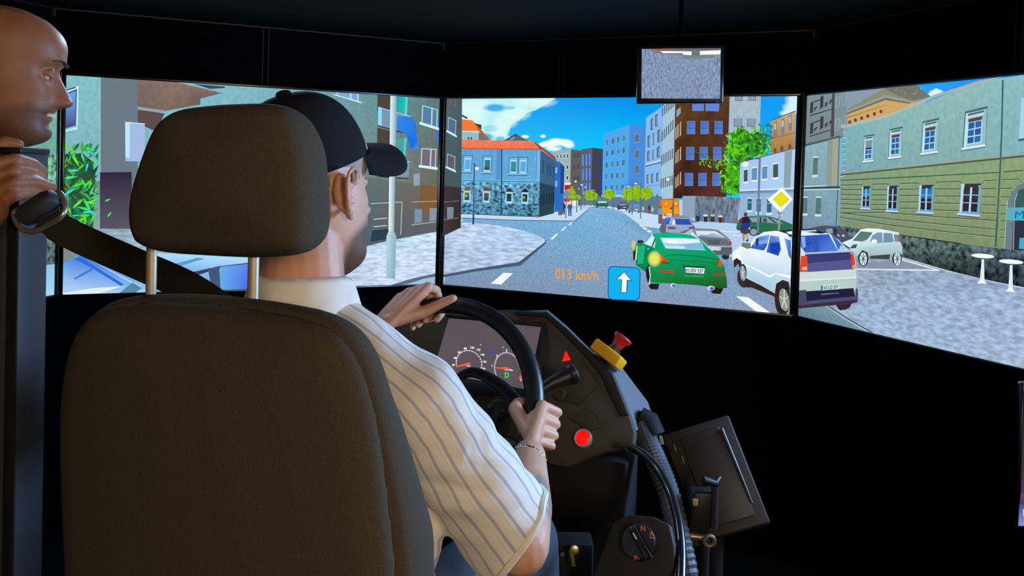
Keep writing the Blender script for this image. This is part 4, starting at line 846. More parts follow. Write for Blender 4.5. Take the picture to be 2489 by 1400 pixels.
c.p('#f0fafa', 2122, 584, 2130, 581, 2136, 585, 2134, 591, 2122, 591).p('#485864', 2070, 602, 2078, 594, 2088, 594, 2084, 603, 2072, 604).p('#485860', 2056, 596, 2070, 602, 2068, 605, 2058, 600).p('#8ca4a8', 2070, 612, 2080, 612, 2080, 616, 2072, 616)
for x, rx in ((2102, 9), (2185, 8.5)):
    c.ell(x, 629, rx, 16, '#d8ecec', 16)
    for a in range(7): c.line('#384850', 1.6, x, 629, x + rx * .9 * math.sin(a * .9), 629 - 14.5 * math.cos(a * .9))
c.build('car_image', label='small white car in the picture')
for x, y, w_, yb in ((2393, 622, 28, 689), (2462, 636, 30, 709)):
    T = Pic(k); T.poly([(x - 3, y + 8), (x + 3, y + 8), (x + 4, yb - 8), (x - 5 - 2, yb - 8)], '#dceef4').poly([(x - 6, yb - 10), (x + 3, yb - 10), (x + 9, yb + 1), (x - 14, yb - 1)], '#f0f8fa').ell(x, y, w_, 5.4, '#f4fafc', 20, .07); T.build('table_image')

# ================= left screen =================
make_screen('L', 'left-hand simulator screen showing a grey-green block of flats and a lamp post')
k = 'L'
P = Pic(k).poly([(150, 170), (560, 195), (1080, 235), (1080, 470), (560, 560), (150, 560)], ['#84c0c8', '#80bcc8', '#5c7c80', '#6c6858', '#5c7c84', '#7cb0b8'], 'plaster')
P.p('#6c7a86', 244, 178, 335, 184, 335, 560, 243, 560).line('#a4d4dc', 1.5, 244, 180, 243, 470)
P.poly([(333, 184), (430, 196), (540, 226), (487, 240), (487, 254), (400, 270), (334, 262)], ['#7c6c68', '#8c7468', '#7c6464', '#74605c', '#70605e', '#80685c', '#74625e'], 'plaster').p('#98a0a0', 334, 259, 400, 268, 390, 274, 334, 264).p('#5c4c4c', 335, 266, 400, 276, 380, 320, 335, 300).p('#3c4c50', 470, 204, 545, 210, 548, 214, 510, 216)
P.p('#a4bce4', 304, 297, 352, 301, 352, 392, 305, 392).p('#c0e4fc', 304, 297, 316, 297, 315, 385, 305, 383).line('#d4ecfc', 2, 304, 297, 352, 301)
P.poly([(243, 419), (320, 418), (320, 560), (243, 560)], ['#302444', '#342840', '#5c5864', '#585868']).poly([(220, 440), (243, 440), (243, 560), (220, 560)], ['#6c8c8c', '#6c8c90', '#8cacac', '#84a8a8'])
P.p('#3c5048', 150, 400, 232, 420, 226, 560, 150, 560)
b = P.build('building_image', label='grey-green block of flats in the picture')
W = Pic(k).p('#c8ecf4', 150, 218, 191, 209, 189, 314, 150, 320).p('#3c5c78', 150, 226, 187, 216, 185, 305, 150, 312).poly([(150, 230), (184, 221), (183, 302), (150, 309)], ['#5cacf4', '#5cacf4', '#5c5090', '#4c4c88']).p('#8cc4e0', 150, 312, 190, 304, 190, 308, 150, 316).p('#4c4c5c', 160, 218, 184, 211, 184, 214, 160, 221); W.build('window_image', b)
for x in (560, 660, 750):
    for y in (300, 420): window(k, b, [(x, y), (x + 44, y + 6), (x + 44, y + 60), (x, y + 56)], '#b8d4e0', '#6ca0c8', .07, (('v', .6),), '#c0d8e4', '#dcf0f8')
Pic(k).poly([(150, 556), (560, 556), (885, 500), (885, 715), (150, 725)], ['#8ca4b4', '#a0b8cc', '#b0c8dc', '#b8d0e8', '#a8c0d8'], 'pave').build('pavement_image')
# balconies and windows of the tall facade
for q in ((918, 222, 955, 228, 952, 300, 917, 270), (917, 310, 955, 320, 952, 400, 916, 385)): Pic(k).p('#4c463e', *q).build('window_image', b)
B = Pic(k); B.poly([(963, 232), (990, 236), (989, 280), (962, 270)], ['#10a8a4', '#2cc0b4', '#2cc4c0', '#30a498']).p('#54d8e0', 985, 236, 991, 237, 989, 281, 984, 278).poly([(962, 340), (988, 335), (984, 392), (960, 390)], ['#5ca094', '#10b4b0', '#38a49c', '#5c9c94']).p('#4cd8e4', 983, 336, 988, 335, 984, 393, 980, 391).p('#2c6040', 945, 250, 950, 256, 952, 264, 944, 262); B.build('glass_door_image', b)
for q in ((919, 260, 1000, 284, 999, 326, 919, 304), (918, 392, 996, 393, 993, 432, 916, 427)):
    B = Pic(k); x0, y0, x1, y1, x2, y2, x3, y3 = q; B.p('#7c98b0', *q).p('#8cdcfc', x0, y0, x0 + 9, y0 + 2, x0 + 9, y3 + 2, x3, y3).line('#c0d8f4', 1.6, x0, y0, x1, y1).line('#3c403c', 3, x3, y3 + 2, x2, y2 + 2); B.build('balcony_image', b)
B = Pic(k); B.poly([(965, 282), (1000, 284), (1010, 300), (1014, 340), (1016, 362), (997, 362), (990, 330), (975, 320), (965, 315)], ['#3488e4', '#2c80e8', '#2470e4', '#1c74f0', '#4894f4', '#1c70ec', '#1c68d8', '#2c80e4', '#3484e0']); B.build('banner_image', b); Pic(k).poly([(1063, 300), (1080, 290), (1080, 355), (1062, 345)], '#3c78e0').build('banner_image', b)
for q, g in (([(1026, 255), (1064, 266), (1063, 311), (1024, 299)], '#5484a8'), ([(1024, 360), (1061, 362), (1059, 408), (1022, 403)], '#786c78'), ([(818, 215), (872, 225), (872, 247), (817, 231)], '#7cacdc')):
    window(k, b, q, '#b8d4e0', g, .07, (('v', .66),), '#c0d8e4', '#dcf0f8')
P = Pic(k).poly([(885, 430), (1045, 452), (1075, 455), (1075, 575), (875, 605)], ['#5c7478', '#74685c', '#84603c', '#5c6068', '#50606c']).p('#805c38', 1022, 450, 1066, 455, 1062, 520, 1020, 515).line('#a8c8d4', 2, 900, 495, 977, 491, 974, 570).line('#b0b4b8', 1.6, 1000, 491, 1066, 489).line('#b4ccd8', 1.5, 1000, 547, 1060, 539)
for y in (531, 549): P.line('#c4e0f0', 2, 908, y + 2, 940, y - 1)
P.p('#2c4050', 905, 560, 945, 556, 945, 580, 900, 588).p('#7c94a8', 1008, 508, 1026, 508, 1025, 540, 1007, 543).p('#8c94a8', 1044, 506, 1062, 506, 1060, 536, 1044, 538).p('#94a4b4', 1004, 424, 1020, 420, 1020, 450, 1006, 452)
P.build('shop_front_image', b, label='dark ground-floor shop front in the picture')
G = Pic(k).poly([(860, 606), (945, 585), (1075, 563), (1075, 705), (600, 712), (600, 660)], ['#b4d0ec', '#c0dcf4', '#c8e4fc', '#d0dcf4', '#c4ccec', '#c0cce8'], 'pave'); G.build('pavement_image')
R = Pic(k).p('#5c7088', 950, 700, 990, 680, 1030, 670, 1075, 664, 1075, 672, 1030, 678, 985, 692, 975, 700).p('#98c4dc', 975, 700, 990, 690, 1030, 679, 1075, 672, 1075, 700); R.build('road_image')
L = Pic(k); L.poly([(949, 225), (964, 225), (958, 560), (944, 560)], ['#e4f4fc', '#8ca8c0', '#84a8bc', '#f0fcf4']).poly([(945, 560), (957, 560), (963, 575), (960, 678), (938, 676), (939, 575)], ['#d4ecf4', '#a0bccc', '#98bcd0', '#84a8bc', '#a4c8d8', '#bcdcf0']); L.build('lamp_post_image')
L = Pic(k)
def in_bush(x, y): return x < 238 - max(0, (y - 480)) * .1 and y > 345 + max(0, (190 - x)) * .3
L.p('#2c5038', 150, 375, 200, 372, 228, 395, 226, 470, 220, 540, 150, 545)
leaves(L, 130, 152, 236, 350, 545, 13, ['#2c8c48', '#1c6c3c', '#3cb444', '#184c34', '#28785c', '#2c9c6c', '#5c8c3c'], in_bush, None, .26)
leaves(L, 42, 152, 236, 360, 545, 15, ['#58e020', '#50d468', '#40d8d0', '#6ce830', '#48e078'], in_bush, None, .2)
for x, y, a in ((262, 486, -.4), (266, 521, -.3), (198, 541, .1)): leaves(L, 1, x, x + .1, y, y + .1, 12, ['#50e868'], None, a, .3)
L.build('bush_image', label='glossy green bush in the picture')
c = Pic(k)
c.p('#7c8c8c', 150, 590, 200, 600, 260, 640, 150, 640)
c.poly([(150, 642), (195, 618), (380, 616), (612, 626), (640, 660), (640, 725), (150, 725)], ['#7cb4ec', '#a4d4f8', '#b4dcfc', '#9cccf4', '#6ca0d8', '#84b8e8', '#8cc0f0'])
c.poly([(150, 640), (195, 620), (240, 632), (345, 692), (380, 715), (150, 725)], ['#58a4f0', '#2c70dc', '#5ca0ec', '#78b0f0', '#a8d4fc', '#b4d8fc']).p('#2c6cdc', 180, 628, 197, 626, 235, 650, 300, 690, 295, 695, 230, 655).p('#4878c0', 180, 676, 222, 652, 226, 656, 183, 679).p('#e0f0fc', 150, 712, 225, 700, 300, 695, 240, 715, 150, 722).p('#a4d4f8', 195, 620, 345, 695, 340, 700, 225, 634).p('#5888a0', 290, 712, 322, 686, 345, 700, 330, 718)
c.poly([(380, 618), (610, 628), (610, 715), (480, 715), (430, 660)], ['#a8dcfc', '#b4e0fc', '#5070dc', '#6c90c0', '#74b0ec']).p('#5c9cc8', 415, 644, 480, 626, 498, 628, 430, 649).p('#3c3c6c', 455, 664, 530, 647, 605, 638, 605, 642, 530, 652, 470, 672).poly([(535, 648), (610, 640), (610, 715), (535, 715)], ['#6cb0f0', '#5c7ce8', '#4860e4', '#5cb0e8']).p('#44587c', 505, 652, 533, 648, 536, 715, 515, 715).p('#88c0f4', 480, 672, 500, 668, 502, 700, 490, 690)
c.build('car_image', label='light blue car in the picture')

# ================= far left screen (only a strip shows), right end screen =================
make_screen('F', 'outermost screen at far left, mostly hidden behind the bald man')
k = 'F'; S = SCR['F']
P = Pic(k); fp(P, 0, 0, 1, 1, ['#8cc4c8', '#78b8a8', '#5c8890', '#6c9c9c'], 'plaster'); b = P.build('building_image')
for i in range(4): fp(fp(Pic(k), .08 + i * .22, .12, .2 + i * .22, .4, '#c8e4ec'), .095 + i * .22, .15, .185 + i * .22, .37, '#5c94d0').build('window_image', b)
P = Pic(k); fp(P, .0, .36, 1, .78, ['#6ca880', '#78b898', '#3c5c4c', '#34504c'], 'leaf')
for i in range(240):
    x, y = rnd.uniform(.02, .98), rnd.uniform(.34, .76); c = S['O'] + S['X'] * SW * x - S['Z'] * SH * y; a = rnd.uniform(0, 2 * PI); l, wd = rnd.uniform(.012, .03), .006
    S['n'] += .05; e1 = S['X'] * math.cos(a) + S['Z'] * math.sin(a); e2 = S['Z'] * math.cos(a) - S['X'] * math.sin(a); n0 = len(P.v)
    P.kinds.append('flat') if 'flat' not in P.kinds else None
    cc = lin(rnd.choice(['#58b850', '#4c9c70', '#78d090', '#2c7c48', '#8cd860']))
    for q in (-l, 0), (0, wd), (l, 0), (0, -wd): P.v.append(c + e1 * q[0] + e2 * q[1] + S['N'] * (S['n'] * 1.5e-5)); P.c.append(cc)
    P.f.append([n0, n0 + 1, n0 + 2, n0 + 3]); P.m.append(P.kinds.index('flat'))
P.build('bush_image')
P = Pic(k); fp(P, 0, .74, 1, .86, ['#8caca8', '#5c7474', '#485454', '#7c8c8c'], 'rubble'); P.build('stone_base_image')
P = Pic(k); fp(P, 0, .86, 1, 1, ['#6ca8d8', '#8cc4e8', '#a4d8f8', '#78b4e4']); P.build('car_image')
make_screen('E', 'simulator screen at the right end, beyond the edge of the picture')
k = 'E'; S = SCR['E']
P = Pic(k); fp(P, 0, 0, 1, .3, ['#8cb8c0', '#a8d0f0', '#b0d4f4', '#84a4a0'], 'plaster'); b = P.build('building_image')
for i in range(5): fp(fp(Pic(k), .06 + i * .19, .06, .14 + i * .19, .24, '#b8dcec'), .07 + i * .19, .08, .13 + i * .19, .22, '#3c6ca4').build('window_image', b)
P = Pic(k); fp(P, 0, .3, 1, 1, ['#5c6c6c', '#98acc0', '#b4c8e4', '#a0b4d0'], 'pave'); P.build('pavement_image')
# ------------------------------------------------------------------ driver's seat
YAW = 0.3879
Fd = Vector((math.sin(YAW), math.cos(YAW), 0)); Rd = Vector((math.cos(YAW), -math.sin(YAW), 0)); Ud = Vector((0, 0, 1))
B0 = Vector((-0.358, 0.94, 0))
def D(r, f, u): return B0 + Rd * r + Fd * f + Ud * u
PLAT = 0.20
M_fab = mat('seat_fabric', '#474036', 0.95, noise=0.35, nscale=420, bump=0.5, bscale=700, spec=0.15)
M_black = mat('black_plastic', '#141414', 0.45, noise=0.1, spec=0.4)
M_blackm = mat('matte_black', '#101011', 0.75, noise=0.2, spec=0.25)
M_chrome = mat('chrome', '#c8c8c4', 0.18, metal=1.0)
M_steel = mat('brushed_steel', '#b3a88f', 0.5, metal=0.45, noise=0.1, nscale=90)
M_belt = mat('belt_webbing', '#2a241d', 0.85, noise=0.2, nscale=300, spec=0.2)
# platform under seat and pedals
p0 = [D(-0.62, -0.25, 0), D(0.55, -0.25, 0), D(0.62, 1.5, 0), D(-0.62, 1.5, 0)]
o = MB().prism(p0, (0, 0, PLAT), 0.01).build('floor_2', mat('platform', '#0f0f10', 0.8, noise=0.3, nscale=60, bump=0.3), None, smooth=False); o.name = 'floor_platform'; tag(o, kind='structure')

def puff(outline, layers, nrm, name, m, parent, label=None, flare=0.0):
    """padded shape: planar outline (world points) repeated at depth layers (offset along nrm, inset)"""
    n = len(outline); c = sum(outline, Vector()) / n
    vs = []; fs = []
    # inward direction at each outline point
    ins = []
    for i in range(n):
        t = (outline[(i + 1) % n] - outline[i - 1]).normalized(); q = t.cross(nrm).normalized()
        if (c - outline[i]).dot(q) < 0: q = -q
        ins.append(q)
    for off, inset in layers:
        for i in range(n): vs.append(outline[i] + ins[i] * inset + nrm * off * (1 + flare * min(.26, max(0, 1.2 - outline[i].z))))
    L = len(layers)
    for a in range(L - 1):
        for i in range(n): fs.append((a * n + i, a * n + (i + 1) % n, (a + 1) * n + (i + 1) % n, (a + 1) * n + i))
    for a, rev in ((0, True), (L - 1, False)):
        off, inset = layers[a]; prev = list(range(a * n, a * n + n))
        sg = -1 if a == 0 else 1; cc = c + nrm * off
        for sc_ in (.92, .82, .7, .56, .4, .2):
            base = len(vs); bul = .014 * (1 - sc_ ** 2)
            for i in range(n): vs.append(cc + (vs[a * n + i] - cc) * sc_ + nrm * sg * bul)
            for i in range(n):
                q = (prev[i], prev[(i + 1) % n], base + (i + 1) % n, base + i); fs.append(q[::-1] if rev else q)
            prev = list(range(base, base + n))
        fs.append(tuple(prev[::-1]) if rev else tuple(prev))
    bm = bmesh.new(); vv = [bm.verts.new(v) for v in vs]
    for f in fs:
        try: bm.faces.new([vv[i] for i in f])
        except ValueError: pass
    bmesh.ops.recalc_face_normals(bm, faces=list(bm.faces))
    bm.verts.index_update(); mb = MB().add([v.co.copy() for v in bm.verts], [[v.index for v in f.verts] for f in bm.faces]); bm.free()
    return remesh(mb, name, .005, 14, m, parent, label)
seat = thing('driver_seat', 'dark fabric driver seat with a tall back and padded headrest in front of the camera', 'seat', D(0, 0.3, PLAT))
nb = (-Fd + Ud * 0.0).normalized(); pb = D(0, 0, 1.1)
def sm2(px, n=4):
    q = smooth_path([(a, b, 0) for a, b in px], n); return [(v.x, v.y) for v in q]
back_px = [(123, 1400), (115, 1200), (112, 1040), (117, 950), (130, 870), (152, 808), (190, 764), (245, 743), (330, 737), (420, 739), (540, 751), (660, 770), (745, 794), (800, 832), (838, 890), (866, 970), (888, 1080), (910, 1250), (926, 1400)]
bp = [onplane(x, y, pb, nb) for x, y in sm2(back_px)]
zb = 0.66
bl = bp[0]; br = bp[-1]
outl = [Vector((bl.x, bl.y, 0)) + (Vector((0, 0, zb)))] + bp + [Vector((br.x, br.y, zb))]
outl[0] += Rd * 0.02; outl[-1] += Rd * 0.0
lay = [(0.0, 0.035), (0.006, 0.015), (0.018, 0.004), (0.03, 0.0), (0.036, 0.003)]
puff(outl, lay, Fd, 'back_panel', M_fab, seat)
lay = [(0.026, 0.004), (0.032, -0.003), (0.045, -0.006), (0.06, -0.004), (0.072, 0.003), (0.080, 0.016), (0.084, 0.04)]
puff(outl, lay, Fd, 'back_cushion', M_fab, seat, None, 4.2)
# seat cushion, side bolsters, base
def rbox(name, c, hx, hy, hz, m, parent, bev=.03, X=Rd, Y=Fd, Z=Ud, label=None):
    return MB().box(c, X * hx, Y * hy, Z * hz, bev).build(name, m, parent, True, label, 60)
rbox('seat_cushion', D(0, 0.36, 0.60), .235, .25, .065, M_fab, seat, .04)
rbox('seat_base', D(0, 0.34, 0.44), .19, .2, .095, M_blackm, seat, .01)
MB().lathe(D(0, 0.34, PLAT), Ud, [(0, .2), (.02, .2), (.03, .1), (.15, .1)]).build('seat_pedestal', M_blackm, seat)
# headrest with its two steel posts and plastic guides
head_px = [(300, 598), (287, 560), (284, 510), (292, 455), (310, 395), (330, 340), (352, 296), (385, 268), (430, 258), (500, 252), (580, 249), (610, 251), (650, 266), (680, 305), (702, 365), (708, 430), (714, 500), (712, 560), (698, 600), (668, 620), (610, 627), (540, 627), (440, 622), (350, 615)]
ph = D(0, 0.015, 1.4)
hp = [onplane(x, y, ph, nb) for x, y in sm2(head_px + head_px[:1], 3)[:-1]]
puff(hp, [(0.0, 0.03), (0.004, 0.015), (0.014, 0.004), (0.03, -0.002), (0.055, -0.003), (0.075, 0.003), (0.088, 0.014), (0.094, 0.03)], Fd, 'headrest', M_fab, seat)
for x in (369, 617):
    pt = onplane(x, 600, D(0, 0.06, 1.3), nb); pt2 = onplane(x - 2, 760 if x > 500 else 745, D(0, 0.06, 1.3), nb)
    pt2 = Vector((pt.x, pt.y, pt2.z))
    MB().tube([pt + Ud * .05, pt2 - Ud * .06], 0.0065, 18).build('headrest_post', M_steel, seat)
    gm = MB().box(pt2 - Ud * 0.006 + Rd * .004, Rd * .024, Fd * .017, Ud * .0065, .004); gm.build('post_guide', M_black, seat, True, None, 50)
# belt pillar on the left with a ring cover, and the webbing that runs to the driver's shoulder
M_pil = mat('pillar_grey', '#303035', 0.5, noise=0.15, nscale=20, spec=0.4)
YP = 1.36
pil = thing('belt_pillar', 'dark grey seat belt pillar at the left edge, a hand resting on top', 'pillar', (-0.79, YP + .05, 0))
zt = at(60, 372, YP).z
xl = at(-70, 800, YP).x; xr = at(46, 640, YP).x; x1 = at(15, 800, YP).x
yb_ = CAM.y + xr / ray(114, 640).x * ray(114, 640).y
dp_ = (yb_ - YP) / 2
MB().box(((x1 + xr) / 2, YP + dp_, zt / 2), ((xr - x1) / 2, 0, 0), (0, dp_, 0), (0, 0, zt / 2), .002).build('post', M_pil, pil)
MB().box(((xl + x1) / 2 - .001, YP + dp_, zt / 2), ((x1 - xl) / 2 - .002, 0, 0), (0, dp_ - .012, 0), (0, 0, zt / 2), .006).build('post', M_pil, pil)
MB().box(((x1 + xr) / 2, YP - .001, zt / 2), ((xr - x1) / 2 - .001, 0, 0), (0, .002, 0), (0, 0, zt / 2 - .003), .0005).build('belt_slot', M_blackm, pil)
MB().box(((xl + xr) / 2, YP + dp_, zt + .004), ((xr - xl) / 2 + .002, 0, 0), (0, dp_ + .003, 0), (0, 0, .005), .003).build('end_cap', M_black, pil)
# ring and its rounded cover
yr = YP - .055
a, bb = at(58, 528, yr), at(128, 482, yr)
cv = (bb - a).normalized(); up = Vector((-cv.z, 0, cv.x))
mb = MB(); mb.tube([a - cv * .006, a - cv * .002, a + cv * .008, bb - cv * .008, bb + cv * .004, bb + cv * .009], [.006, .015, .0185, .0185, .014, .004], 18, flat=1.0)
mb.build('ring_cover', mat('grey_rubber', '#2b2d36', 0.55, noise=0.1), pil)
ring = smooth_path([at(96, 500, yr + .012), at(140, 468, yr + .012), at(158, 495, yr + .004), at(150, 525, yr - .004), at(120, 545, yr), at(82, 563, yr), at(52, 555, yr + .004), at(36, 530, yr + .012), at(40, 512, yr + .016), at(96, 500, yr + .012)], 6)
MB().tube(ring, .0046, 12, cap=False).build('belt_ring', mat('satin_ring', '#b4aea2', .3, metal=.8), pil)
MB().tube([at(90, 520, yr + .01), at(90, 520, YP + .02)], .012, 14).build('ring_bolt', M_chrome, pil)
belt = smooth_path([at(100, 528, yr + .01), at(190, 578, 1.31), at(330, 640, 1.30), at(470, 705, 1.24), D(-.13, .255, 1.2)], 8)
vs = []; fs = []
for i, p in enumerate(belt):
    t = (belt[min(i + 1, len(belt) - 1)] - belt[max(i - 1, 0)]).normalized(); view = (CAM - p).normalized()
    q = (view.cross(t)).normalized(); q = (q * .9 + Ud * (.2 if q.z > 0 else -.2)).normalized()
    nn = t.cross(q).normalized() * .0008; wd = .0235 if i > 3 else .02
    vs += [p + q * wd + nn, p - q * wd + nn, p - q * wd - nn, p + q * wd - nn]
for i in range(len(belt) - 1):
    for j in range(4): fs.append((i * 4 + j, i * 4 + (j + 1) % 4, i * 4 + 4 + (j + 1) % 4, i * 4 + 4 + j))
fs += [(0, 1, 2, 3), tuple(len(vs) - 4 + j for j in range(4))]
tag(obj('seat_belt', vs, fs, M_belt, None, False), 'dark seat belt running from the left pillar behind the headrest to the shoulder', 'seat belt')
# ------------------------------------------------------------------ dashboard, wheel, instruments
TD = 0.42
Un = Ud * math.cos(TD) + Fd * math.sin(TD)          # up along the panel
Nd = (Rd.cross(Un)).normalized()                     # towards the driver
if Nd.dot(-Fd) < 0: Nd = -Nd
PD = at(1195, 865, 1.97)
def dp(x, y, off=0.0): return onplane(x, y, PD + Nd * off, Nd)
M_dash = mat('dash_plastic', '#3d3526', 0.62, noise=0.12, nscale=60, bump=0.35, bscale=900, spec=0.3)
M_dashd = mat('dash_dark', '#17161a', 0.55, noise=0.15, nscale=60, bump=0.3, bscale=900, spec=0.35)
M_side = mat('dash_side', '#52535a', 0.5, noise=0.12, nscale=12, bump=0.2, bscale=500, spec=0.4)
dash = thing('dashboard', 'dark brown bus dashboard with an instrument display behind the steering wheel', 'dashboard', D(0.0, 0.95, PLAT))
out_px = [(955, 768), (1100, 757), (1240, 752), (1330, 758), (1380, 800), (1440, 860), (1488, 905), (1508, 955), (1530, 1010), (1543, 1050), (1540, 1080), (1522, 1096), (1470, 1098), (1420, 1118), (1380, 1136), (1335, 1128), (1290, 1095), (1240, 1062), (1150, 1050), (1040, 1030), (940, 1000)]
MB().prism([dp(x, y) for x, y in out_px], -Nd * .03, .004).build('panel', M_dash, dash, True, None, 50)
# housing behind the panel, its right flank seen from the camera
fl_px = [(1330, 758), (1380, 800), (1440, 860), (1488, 905), (1508, 955), (1530, 1010), (1543, 1050), (1522, 1094), (1335, 1126), (1150, 1050), (960, 1000), (960, 775)]
base = [dp(x, y, -.03) for x, y in fl_px]
ext_ = []
for (x, y), p in zip(fl_px, base):
    d = .03 + .10 * min(1, max(0, (y - 880) / 130.0)); ext_.append(p + Fd * d + Rd * (.012 if x > 1480 and y < 1060 else -.01))
n = len(base); mb = MB(); mb.add(base + ext_, [tuple(range(n))[::-1], tuple(range(n, 2 * n))] + [(i, (i + 1) % n, n + (i + 1) % n, n + i) for i in range(n)])
mb.build('housing', M_side, dash, True, None, 30)
# dark frame strip along the right and top edges, raised islands
def strip(name, outer, inner, off, th, m):
    mb = MB(); mb.prism([dp(x, y, off) for x, y in outer + inner[::-1]], -Nd * th, .002); return mb.build(name, m, dash, True, None, 50)
strip('edge_trim', [(1250, 754), (1330, 759), (1380, 801), (1440, 861), (1487, 906), (1507, 955), (1528, 1008)], [(1250, 764), (1326, 770), (1370, 812), (1424, 868), (1462, 916), (1482, 962), (1508, 1012)], .006, .01, M_dashd)
strip('instrument_bezel', [(1080, 762), (1326, 784), (1332, 850), (1300, 962), (1180, 960), (1040, 940)], [(1089, 771), (1316, 794), (1305, 850), (1284, 949), (1180, 930), (1055, 915)], .004, .008, M_dashd)
isl = MB().prism([dp(x, y, .005) for x, y in ((1345, 905), (1420, 880), (1455, 935), (1405, 985), (1340, 965))], -Nd * .01, .003); isl.build('switch_plate', M_dash, dash, True, None, 50)
isl = MB().prism([dp(x, y, .005) for x, y in ((1375, 1012), (1425, 992), (1452, 1010), (1455, 1040), (1430, 1050))], -Nd * .01, .003); isl.build('switch_plate', M_dash, dash, True, None, 50)
# instrument display: flat screen with gauges
inst = [(1091, 773), (1315, 795), (1283, 947), (1052, 905)]
INS = dict(O=dp(1091, 773, .002), n=0)
mi = obj('instrument_display', [dp(x, y, .002) for x, y in inst] + [dp(x, y, -.006) for x, y in inst], [(0, 1, 2, 3), (7, 6, 5, 4), (0, 4, 5, 1), (1, 5, 6, 2), (2, 6, 7, 3), (3, 7, 4, 0)], mat('instrument_glass', '#3a3438', 0.35, emit='#5a4f57', estr=0.95), dash, False, 'grey instrument display with two white gauges and red needles')
INK = {}
def ink(c):
    nm = 'ink_' + c.strip('#')
    return mat(nm, c, .5, emit=c, estr=1.0)
def ip(u, v, off): return dp(u, v, .0025 + off)
def islab(name, polys, c, parent=mi, off=.0):
    vs = []; fs = []
    for pl in polys:
        n0 = len(vs); vs += [ip(x, y, off) for x, y in pl]; fs.append(list(range(n0, n0 + len(pl))))
    return obj(name, vs, fs, ink(c), parent)
# gauge geometry in pixels: centre, radii, lean of the display
def gpt(c, rx, ry, a): return (c[0] + rx * math.cos(a) - ry * .16 * math.sin(a) * -1 * 0, c[1] - ry * math.sin(a) + rx * .10 * math.cos(a))
def gauge(c, rx, ry, a0, a1, nt):
    polys = []; N = 40
    for i in range(N):
        q, r = a0 + (a1 - a0) * i / N, a0 + (a1 - a0) * (i + 1) / N
        polys.append([gpt(c, rx, ry, q), gpt(c, rx, ry, r), gpt(c, rx - 1.1, ry - 1.1, r), gpt(c, rx - 1.1, ry - 1.1, q)])
    for i in range(nt):
        q = a0 + (a1 - a0) * i / (nt - 1); e = .02
        polys.append([gpt(c, rx, ry, q - e), gpt(c, rx, ry, q + e), gpt(c, rx - 3.5, ry - 3.5, q + e), gpt(c, rx - 3.5, ry - 3.5, q - e)])
    return polys
c1, c2 = (1140, 884), (1233, 896)
islab('gauge_scale', gauge(c1, 32, 33, 3.45, -.85, 21), '#d8d4e0'); islab('gauge_scale', gauge(c2, 32, 40, 3.9, .3, 29), '#c8c4d0')
def itext(s, x, y, h, c, name, w=None, off=.0002):
    v, f, asp = text_geo(s, .02); w = w or h * asp
    vs = [ip(x + (a - .5) * w, y + (.5 - b) * h + (a - .5) * w * .10, off) for a, b in v]
    return obj(name, vs, f, ink(c), mi)
for s_, x, y in (('20', 1102, 887), ('40', 1106, 870), ('60', 1116, 856), ('80', 1131, 847), ('100', 1148, 845), ('120', 1163, 850), ('140', 1173, 862), ('160', 1178, 879), ('180', 1175, 896)): itext(s_, x, y, 5.2, '#f4f4f8', 'gauge_number')
for s_, x, y in (('0', 1198, 917), ('1', 1196, 889), ('2', 1208, 865), ('3', 1231, 852), ('4', 1256, 855), ('7', 1266, 924)): itext(s_, x, y, 6.2, '#f4f4f8', 'gauge_number')
itext('km/h', 1139, 889, 5, '#d8ccd0', 'gauge_number', 9); itext('x100 RPM', 1236, 899, 5, '#d8ccd0', 'gauge_number', 20); itext('D', 1232, 912, 13, '#38d848', 'gear_letter', 10)
islab('needle', [[(1108, 892.5), (1110, 889.5), (1141, 881), (1143, 883.5), (1141, 887)]], '#f05030', off=.0003); islab('needle', [[(1204, 895), (1204, 893), (1236, 892.5), (1238, 895), (1235, 898)]], '#f05030', off=.0003)
islab('red_zone', [[(1260, 919), (1266, 910), (1269, 918), (1263, 922)]], '#e84838', off=.0003)
islab('beam_lamp', [[(1193 + 4.2 * math.cos(a), 855.5 + 4.6 * math.sin(a)) for a in np.linspace(0, 2 * PI, 14)[:-1]]], '#1848e0', off=.0003)
for x, y in ((1169, 838), (1223, 844)): islab('indicator_lamp', [[(x + 2.4 * math.cos(a), y + 2.6 * math.sin(a)) for a in np.linspace(0, 2 * PI, 12)[:-1]]], '#8c848c', off=.0003)
# lamps, knobs and switches on the panel
def disc(name, x, y, prof, m, off=0.0, parent=dash, label=None, n=24): return MB().lathe(dp(x, y, off), Nd, prof, n).build(name, m, parent, True, label, 35)
tri = [dp(x, y, .004) for x, y in ((1375, 852), (1386, 874), (1366, 878))]
MB().prism(tri, -Nd * .004, .0008).build('hazard_lamp', mat('red_lamp', '#d01010', .4, emit='#ff1612', estr=1.3), dash, True, 'glowing red triangular hazard switch')
sr = disc('start_button_ring', 1419, 1066, [(0, .0205), (.009, .0205), (.0115, .019), (.0115, .0165), (.006, .0155)], mat('ring_satin', '#c8c4bc', .3, metal=.6), 0)
disc('start_button', 1419, 1066, [(0, .0155), (.008, .0155), (.0095, .0125), (.0102, .006), (.0104, .001)], mat('red_button_lit', '#d80808', .35, emit='#ff0606', estr=1.1), 0, dash, 'glowing red push button with a chrome ring')
dial = disc('light_dial', 1211, 998, [(0, .027), (.004, .027), (.005, .0245), (.012, .0235), (.0135, .021)], M_dashd)
MB().box(dp(1209, 998, .017), Un * .02 + Rd * .004, Rd * .004 - Un * .001, Nd * .005, .002).build('dial_grip', M_dash, dial)
for x, y in ((1195, 990), (1226, 1000)): disc('dial_mark', x, y, [(0, .0045), (.0145, .0042)], mat('dial_mark', '#6b6340', .6), 0, dial, None, 6)
disc('ignition_lock', 1362, 958, [(0, .017), (.006, .016), (.01, .0125), (.011, .009), (.006, .008)], M_dash)
